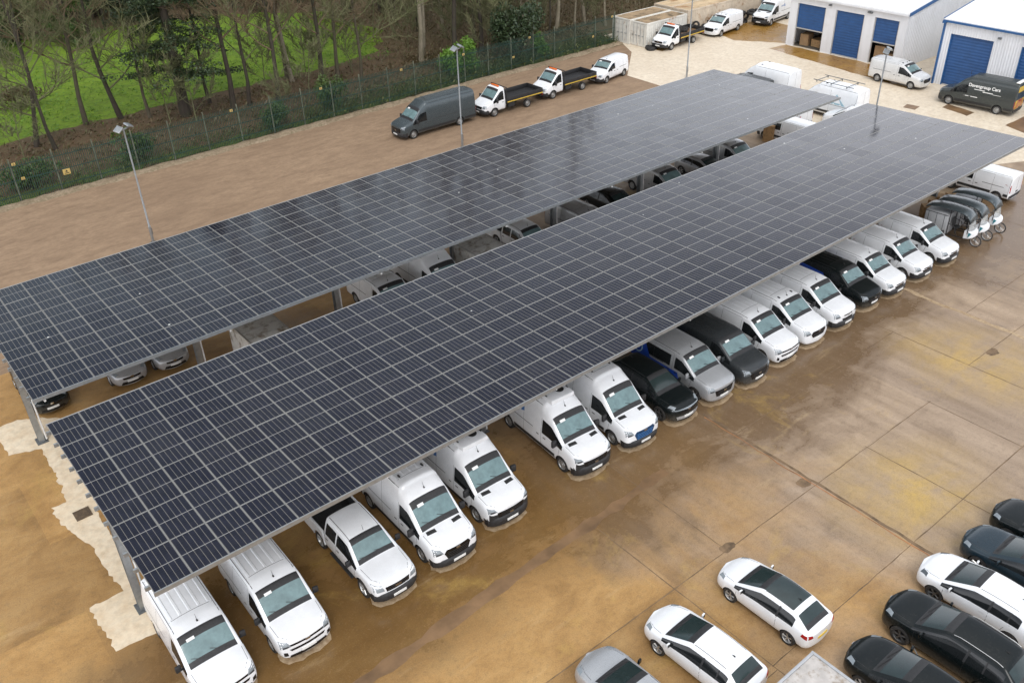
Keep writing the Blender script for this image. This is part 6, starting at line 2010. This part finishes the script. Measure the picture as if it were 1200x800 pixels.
def mk_vito():
    r, b = van(V_VITO)
    xn = V_VITO['L'] / 2
    mb = MB()
    for sd in 'LR':
        b.patch(mb, sd, [(-xn + .14, .42), (0.75, .42), (0.55, .98), (-xn + .14, 1.02)], 16, 5, .004)
        b.patch(mb, sd, [(-xn + .14, 1.02), (-1.2, 1.0), (-1.55, 1.55), (-xn + .2, 1.62)], 6, 5, .007)
    g = mb.build('blue_livery', MT['blue_vinyl'], r, 50)
    mb = MB()
    for sd in 'LR':
        for k in range(20):
            a0, a1 = 2 * PI * k / 20, 2 * PI * (k + 1) / 20
            q = [(-1.98 + rr * math.cos(a), 1.22 + rr * math.sin(a)) for rr, a in ((.22, a0), (.28, a0), (.28, a1), (.22, a1))]
            b.patch(mb, sd, q, 1, 1, .013)
        b.patch(mb, sd, [(-2.06, 1.14), (-1.90, 1.14), (-1.88, 1.32), (-2.04, 1.30)], 2, 2, .013)
    mb.build('ring_emblem', MT['pale_blue'], g)
    mb = MB()
    for k in range(5):
        xx = xn - 2.35 - k * .5
        b.line('T', [(xx, -.34), (xx, .34)], .035, .006, mb, 0)  # strips drawn on the roof for the reflections of the canopy slits
    mb.build('roof_rib', MT['silver'], r)
    mb = MB(); b.patch(mb, 'F', [(-.8, .30), (.8, .30), (.8, .42), (-.8, .42)], 8, 2, .012); mb.build('front_lip', MT['silver'], r, 40)
    return r
veh('vito', mk_vito, nose(848, 461), -91, 'silver passenger van with bright blue livery on its flank', 'van', GR)
veh('vitod', vb(V_VITOD), nose(889, 441), -91, 'dark grey van between the silver passenger van and a white van', 'van', GR)
veh('viv', None, nose(925, 416), -91, 'white van with slotted bumper, right of the dark grey van', 'van', GR)
veh('cust', vb(V_CUST), nose(958, 395), -91, 'white van with two black roof vents and a wide dark grille', 'van', GR)
veh('pro', vb(V_PRO), nose(992, 375), -91, 'white van with a dusty ribbed roof, left of the small black van', 'van', GR)
def mk_smlb():
    r, b = van(V_SMLB)
    mb = MB()
    for sd in 'LR':
        b.patch(mb, sd, [(-2.1, .75), (0.1, .75), (-.5, 1.35), (-2.0, 1.45)], 8, 4, .004)
    mb.build('blue_livery', MT['blue_vinyl'], r, 50)
    mb = MB()
    for sd in 'LR':
        b.line(sd, [(-1.9, 1.05), (-.2, 1.05)], .06, .008, mb, 0)
    mb.build('livery_line', MT['pale_blue'], r)
    return r
veh('smlb', mk_smlb, nose(1024, 353), -91, 'small black van with blue side graphics', 'van', GR)
veh('sml', vb(V_SML), nose(1053, 338), -91, 'small white van right beside the small black van', 'van', GR)
veh('sml', None, nose(1085, 319), -91, 'small white van in the middle of the three near the trikes', 'van', GR)
veh('sml', None, nose(1116, 301), -91, 'small white van parked next to the cargo trikes', 'van', GR)
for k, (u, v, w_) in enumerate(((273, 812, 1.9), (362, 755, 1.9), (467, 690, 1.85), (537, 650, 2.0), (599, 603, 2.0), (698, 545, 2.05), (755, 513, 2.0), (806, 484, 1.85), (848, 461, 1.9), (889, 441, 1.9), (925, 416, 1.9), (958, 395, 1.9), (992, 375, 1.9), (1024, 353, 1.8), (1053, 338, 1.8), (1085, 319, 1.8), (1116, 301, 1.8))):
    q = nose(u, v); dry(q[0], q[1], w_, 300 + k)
def mk_tr():
    r = trike(); r['L'] = 3.0; return r
for (u, v, lab) in ((1135, 287, 'cargo trike with grey roof nearest the white vans, showing its panelled box'), (1148.5, 280, 'middle one of the three grey-roofed cargo trikes'), (1164, 271, 'cargo trike with grey roof farthest from the white vans')):
    p = G(u, v)
    o = veh('trike', mk_tr, (p.x, p.y - .3), -86, lab, 'cargo trike', 'cargo trikes at the end of the front row', 1.12)
for i, (u, v) in enumerate(((1092, 236), (1100, 234), (1083, 243), (1112, 232))):
    p = G(u, v, .8)
    o = crate(p.x, p.y - .2, 0.0, (.7, .6, 1.0 + .15 * (i % 2)), ('tan sack box behind the nearest trike', 'tan box behind the middle trike', 'tan box beside the last white van', 'tan box behind the farthest trike')[i], 'wood', i * .4, 'storage_box')
V_F18 = sp(SML, paint='white', style='smile', bumper=True, ribs=False, rub=True, L=4.7, ra=3.9)
q = G(1165, 236)
veh('f18', vb(V_F18), (q.x + .78, q.y + 3.9 + .05), 92, 'white van parked nose in at the right end of the canopy', 'van', GR)

# under the rear canopy (seen through the gap between the canopies)
HATS = sp(HB, paint='silver', wheel='alloy')
veh('hbk', hb(sp(HB, paint='black', wheel='alloy')), (1.3, 8.0), -90, 'black car at the left end under the rear canopy, only its bumper showing', 'car', GB)
veh('hsil', hb(HATS), (4.9, 7.75), -90, 'silver car nose under the rear canopy, left of two', 'car', GB)
veh('hsil', None, (7.0, 7.7), -90, 'silver car nose beside a post under the rear canopy, right of two', 'car', GB)
def mk_box():
    # box-bodied van with a flat pale roof
    r = empty('box_van'); r['L'] = 5.4
    cab(dict(xn=2.7, W=1.95, H=1.95, cx=1.0, cz=1.18, hx=1.8, hz=1.84, back=2.2, belt=1.08, nz=0.96, R=0.33, fa=0.92, doors=(2.02,), tw=0.80, low=.28), r)
    mb = MB(); mb.rbox((-1.05, 0, 1.36), (3.2, 2.0, 1.72), .03); mb.build('box_body', MT['boxpale'], r, 40)
    mb = MB()
    for yy in (-1, 1): mb.box((-1.05, yy * .99, 2.20), (3.22, .06, .06))
    for k in range(5): mb.box((-2.4 + k * .68, 0, 2.226), (.03, 1.9, .012))
    mb.build('roof_edge', MT['alu'], r)
    mb = MB(); mb.box((-1.0, 0, .46), (3.1, 1.0, .14)); mb.build('chassis', MT['trim'], r)
    add_wheels(r, [2.7 - .92, -1.5], .84, .33, .22, 'steel', 'steel')
    return r
MT['boxpale'] = simple('pale_box_panel', (0.68, 0.67, 0.63), 0.5, var=.1, grime=((.25, .2, .14), 2, .5))
veh('box', mk_box, (10.6, 1.4), -90, 'pale box van with a flat roof alone between two empty bays in the gap', 'van', GB)
veh('vb1', vb(sp(MID, paint='white', style='slot', bumper=False)), (18.0, 3.3), -90, 'dusty white van with broad ribbed roof in the canopy gap', 'van', GB)
veh('tran', None, (21.0, 2.9), -90, 'white van in the gap showing the top of its windscreen', 'van', GB)
veh('box', None, (23.9, 1.0), -90, 'pale flat-roofed box van in the gap, beside a van showing its windscreen', 'van', GB)
veh('pk2', mk_pick, (28.0, 3.6), -90, 'pickup with dark bed in the deep shade of the gap', 'pickup', GB)
veh('vb2', vb(sp(MID, paint='silver', style='slot', bumper=False, mirror='silver')), (31.9, 2.6), -90, 'silver van roof in the middle of the gap', 'van', GB)
veh('suvb', hb(sp(SUV, paint='black')), (35.7, 4.1), -90, 'black crossover roof with pale pillars in the gap', 'car', GB)
veh('vb2', None, (40.2, 4.0), -90, 'silver van with its rear wheel showing in the gap', 'van', GB)
veh('hsil', None, (44.6, 4.3), -90, 'silver car nose in shade right of the silver van', 'car', GB)
veh('vb2', None, (47.3, 3.9), -90, 'pale silver van last before the sunlit gap end', 'van', GB)
# back row by the fence, all nose left
q = G(478, 165)
veh('craftL', vb(sp(BIG, paint='slate', style='shield', bumper=True, rub=True, L=7.2, H=2.62, ra=5.5)), (33.0, 27.75), 180, 'dark slate grey long van parked by the fence', 'van')
def mk_drop():
    r = dropside(); r['L'] = 6.2; return r
def mk_dropw():
    r = dropside(True); r['L'] = 6.2; return r
GT = 'vehicles parked nose to tail along the fence'
veh('drop', mk_drop, (40.9, 27.45), 180, 'white cab tipper truck with black body right behind the slate grey van', 'truck', GT)
veh('drop', None, (47.5, 27.6), 181, 'second white cab tipper truck, with the small white van behind it', 'truck', GT)
veh('sml', None, (53.9, 27.3), 191, 'small white van at the end of the row along the fence', 'van', GT)
veh('dropw', mk_dropw, (66.3, 31.0 - .1), 184, 'white flatbed truck parked before the black tyre heap', 'truck')
veh('cust', None, (73.8, 30.7), 187, 'white van with splashed flank behind the flatbed truck', 'van')
veh('spr', None, (81.0, 29.9), 188, 'white refrigerated van half behind the first unit corner', 'van')
# lane before the units
veh('tran', None, (62.5, 18.0), 91, 'tall white van with plain sides at the end of the rear canopy', 'van')
def mk_rack():
    r, b = van(V_TRAN)
    mb = MB()
    for xx in (0.9, -.4, -1.8): mb.box((xx, 0, 2.72), (.05, 1.7, .04)); [mb.box((xx, sg * .78, 2.66), (.05, .05, .14)) for sg in (1, -1)]
    for sg in (1, -1): mb.tube([(1.2, sg * .8, 2.76), (-2.4, sg * .8, 2.76)], .03, 6)
    mb.build('roof_rack', MT['galv_dark'], r)
    mb = MB()
    for sd in 'LR':
        for q4 in ([(-.9, 1.25), (-.55, 1.25), (-1.15, 2.05), (-1.3, 1.85)], [(-1.15, 2.05), (-1.3, 1.85), (-2.0, 1.25), (-1.7, 1.25)], [(-1.1, 1.25), (-.95, 1.38), (-1.6, 1.38), (-1.5, 1.25)]):
            b.patch(mb, sd, q4, 4, 3, .005)
    mb.build('triangle_mark', MT['pale_blue'], r)
    return r
veh('rack', mk_rack, (61.9, 11.2), 91, 'white van with a black roof rack and pale blue triangle mark', 'van')
veh('viv', None, (59.9, 6.9), 92, 'white van lowest in the lane beside the end of the front canopy', 'van')
veh('f18', None, (57.5, 11.9), 91, 'white van seen under the far end of the rear canopy', 'van')
veh('vitod', None, (60.4, 18.2), 90, 'dark grey van roof showing behind the far corner of the rear canopy', 'van')
veh('f18', None, (54.4, 8.9), 90, 'white van beside the last post of the rear canopy', 'van')
p = G(903, 156, .6); crate(p.x, p.y, 0, (.9, .8, 1.3), 'orange brown crate beside the last post of the rear canopy', 'wood', .2, 'wooden_crate', 'crate')
q = G(1028, 98)
sv = veh('cust', None, (73.3, 6.15), -90, 'light silver van parked in front of the third roller door', 'van')
recolor(sv, 'white_paint', MT['palesilver'] if 'palesilver' in MT else paint('pale_silver_paint', (0.66, 0.66, 0.65), .3, .2))

def mk_dav():
    r, b = van(sp(V_CRAFT, L=6.1, ra=4.88), 'lettered_van')
    xn = 3.05
    def text(s, size, x, z, side, nm, mat, bold=.0):
        cu = bpy.data.curves.new('lettering', 'FONT'); cu.body = s; cu.size = size; cu.offset = bold; cu.align_x = 'CENTER'
        o = bpy.data.objects.new('lettering', cu); COL.objects.link(o)
        dg = bpy.context.evaluated_depsgraph_get()
        me = bpy.data.meshes.new_from_object(o.evaluated_get(dg)); bpy.data.objects.remove(o, do_unlink=True)
        for v_ in me.vertices:
            xx = x + (v_.co.x if side == 'R' else -v_.co.x); zz = z + v_.co.y
            h, nn = b.cast(side, xx, zz); v_.co = h + nn * .014
        me.materials.append(mat); me.name = nm
        o = bpy.data.objects.new(nm, me); COL.objects.link(o); setp(o, r)
    for sd in 'LR':
        sg = -1 if sd == 'L' else 1
        text('Davengroup Cars', .35, -.5, 1.78, sd, 'lettering', MT['paper'], .008)
        text('specialist hire', .22, -1.25, 1.42, sd, 'lettering', MT['paper'], .004) if False else None
        mb = MB()
        b.line(sd, [(.25, 1.62), (-.6, 1.62)], .05, .006, mb, 0); b.line(sd, [(-.45, 1.52), (-1.25, 1.52)], .06, .006, mb, 0); b.line(sd, [(-1.25, 1.46), (-1.9, 1.46)], .025, .006, mb, 0)
        b.line(sd, [(1.0, 1.02), (-.15, 1.02)], .055, .006, mb, 0)
        mb.build('small_lettering', MT['paper'], r)
    # chevrons on the rear doors
    my = MB()
    b.patch(my, 'B', [(-.80, .62), (.80, .62), (.80, 1.30), (-.80, 1.30)], 6, 4, .008)
    b.patch(my, 'B', [(-.72, 1.92), (.72, 1.92), (.70, 2.36), (-.70, 2.36)], 6, 3, .008)
    g = my.build('chevron_panel', MT['stripe'], r, 50)
    for k in range(5):
        for sg in (1, -1):
            mc = MB()
            y0 = sg * (.06 + k * .16); 
            b.patch(mc, 'B', [(y0, .64), (y0 + sg * .08, .64), (y0 + sg * .08 - sg * .3 * (1 if k > 1 else .2), 1.28), (y0 - sg * .3 * (1 if k > 1 else .2), 1.28)], 2, 4, .014)
            if k < 4: b.patch(mc, 'B', [(y0, 1.94), (y0 + sg * .07, 1.94), (y0 + sg * .07 - sg * .16 * (1 if k > 0 else .2), 2.34), (y0 - sg * .16 * (1 if k > 0 else .2), 2.34)], 2, 3, .014) if False else None
            mc.build('chevron', MT['red'], g)
    mb = MB(); mb.rbox((-2.8, 0, 2.62), (.30, 1.3, .08), .03); mb.build('beacon_bar', MT['paper'], r, 40)
    mb = MB(); mb.tube([(1.0, .3, 2.5), (1.0, .3, 2.85)], .02, 6); mb.build('aerial', MT['trim'], r)
    return r
q = G(1109, 122)
veh('dav', mk_dav, (q.x + .92, q.y + .98), 94, 'dark grey van lettered Davengroup Cars with yellow chevrons on its rear', 'van')

# cars at the bottom right
GC = 'cars parked in the bottom right corner'
q = G(854, 704)
veh('gtc', hb(sp(HB, paint='white', pano=True, threedoor=True, wheel='alloy', H=1.48, rx=3.35, tx=3.98, bp=.62)), (q.x + .80, q.y + .78), 90, 'white three-door hatchback with a dark glass roof', 'car', GC, .93)
q = G(768, 765)
veh('whb', hb(sp(HB, paint='white', wheel='alloy')), (q.x + .80, q.y + .78), 92, 'white hatchback with a plain white roof left of the glass-roofed one', 'car', GC, .96)
q = G(694, 770, .75)
veh('sil2', hb(sp(HB, paint='silver', mirror='black', wheel='alloy', nz=.76)), (q.x, q.y + .15), 90, 'silver car at the bottom edge, only its bonnet and screen in view', 'car', GC)
SALE = dims(L=4.7, H=1.46, W=1.84, cx=1.15, hx=2.15, rx=3.9, tx=4.5, fa=0.86, ra=3.66, R=0.33, nz=.74, rz=1.0)
q = G(1052, 752)
veh('est', hb(sp(SALE, paint='black', rails=True, wheel='alloy', rim='darkwheel', H=1.56, nz=.80, cz=1.04, belt=.96, rz=1.08, R=.35)), (q.x + .85, q.y + .86), 90, 'black estate car with roof rails', 'car', GC)
q = G(1092, 702)
veh('golf', hb(sp(HB, paint='white', wheel='alloy', rim='darkwheel', lampmat='dark_lamp', W=1.80)), (q.x + .83, q.y + .84), 90, 'white hatchback with dark wheels between the black estate and the blue-grey car', 'car', GC)
q = G(1142, 668)
veh('teal', hb(sp(SALE, paint='bluegrey', wheel='alloy')), (q.x + .86, q.y + .84), 90, 'dark blue-grey car with a white headlamp', 'car', GC)
q = G(1171, 622, .3)
veh('blk2', hb(sp(SALE, paint='black', wheel='alloy')), (q.x + .80, q.y + .55), 90, 'black car at the right edge above the blue-grey one', 'car', GC)
q = G(1005, 762, .7)
veh('blk3', hb(sp(HB, paint='black', wheel='alloy')), (q.x + .15, q.y + .2), 90, 'black car behind the grey-roofed trailer at the bottom edge', 'car', GC, 1.03)
q = G(1172, 800, 1.0)
veh('whb2', hb(sp(HB, paint='silver', wheel='alloy')), (21.9 + 1.05, -29.2), 90, 'pale car cut by the bottom right corner', 'car', GC)
# box trailer with a weathered flat roof
def trailer(x, y, rz, label):
    r = empty('box_trailer', (x, y, 0), rz, label, 'trailer')
    MT['oldroof'] = simple('weathered_roof', (0.46, 0.43, 0.40), 0.8, var=.2, scale=3, grime=((.26, .20, .14), 3.0, .5), detail=7)
    mb = MB(); mb.rbox((0, -2.0, 1.30), (2.0, 4.0, 1.9), .03); mb.build('trailer_body', MT['white'], r, 40)
    mb = MB(); mb.box((0, -2.0, 2.262), (1.82, 3.82, .02)); mb.build('roof', MT['oldroof'], r)
    for sg, m_ in ((1, 'boxgrey'), (-1, 'dry')):
        mb = MB(); mb.rbox((sg * .965, -2.0, 2.27), (.09, 4.04, .07), .02); mb.build('roof_edge', MT[m_], r, 40)
    mb = MB(); mb.rbox((0, -.035, 2.27), (1.85, .09, .075), .02); mb.build('roof_edge', MT['boxgrey'], r, 40)
    mb = MB(); mb.box((0, .6, .45), (.1, 1.3, .1)); mb.tube([(0, 1.1, .1), (0, 1.1, .7)], .03, 8); mb.build('drawbar', MT['galv_dark'], r)
    for sg in (1, -1):
        mb = MB(); mb.lathe([(.16, -.09), (.2, -.1), (.3, -.09), (.31, 0), (.3, .09), (.2, .1), (.16, .09)], 20, 'y', closed=True); wo = mb.build('wheel', MT['rubber'], r, 50); wo.rotation_euler = (0, 0, PI / 2); wo.location = (sg * 1.05, -2.0, .31)
    return r
p = G(949, 763, 2.27)
trailer(p.x - .93, p.y - .05, 0.0, 'box trailer with a weathered grey roof and pale rim at the bottom edge')
# loose cable from the estate car
p1, p2, p3, p4 = G(1062, 755), G(1085, 775), G(1108, 800), G(1130, 830)
mb = MB(); mb.tube([(p1.x, p1.y, .35), (p2.x - .2, p2.y, .03), (p3.x - .1, p3.y, .02), (p4.x, p4.y, .02)], .022, 6)
tag(mb.build('charging_cable', MT['galv'], None, 60), 'pale charging cable trailing beside the black estate car', 'cable')
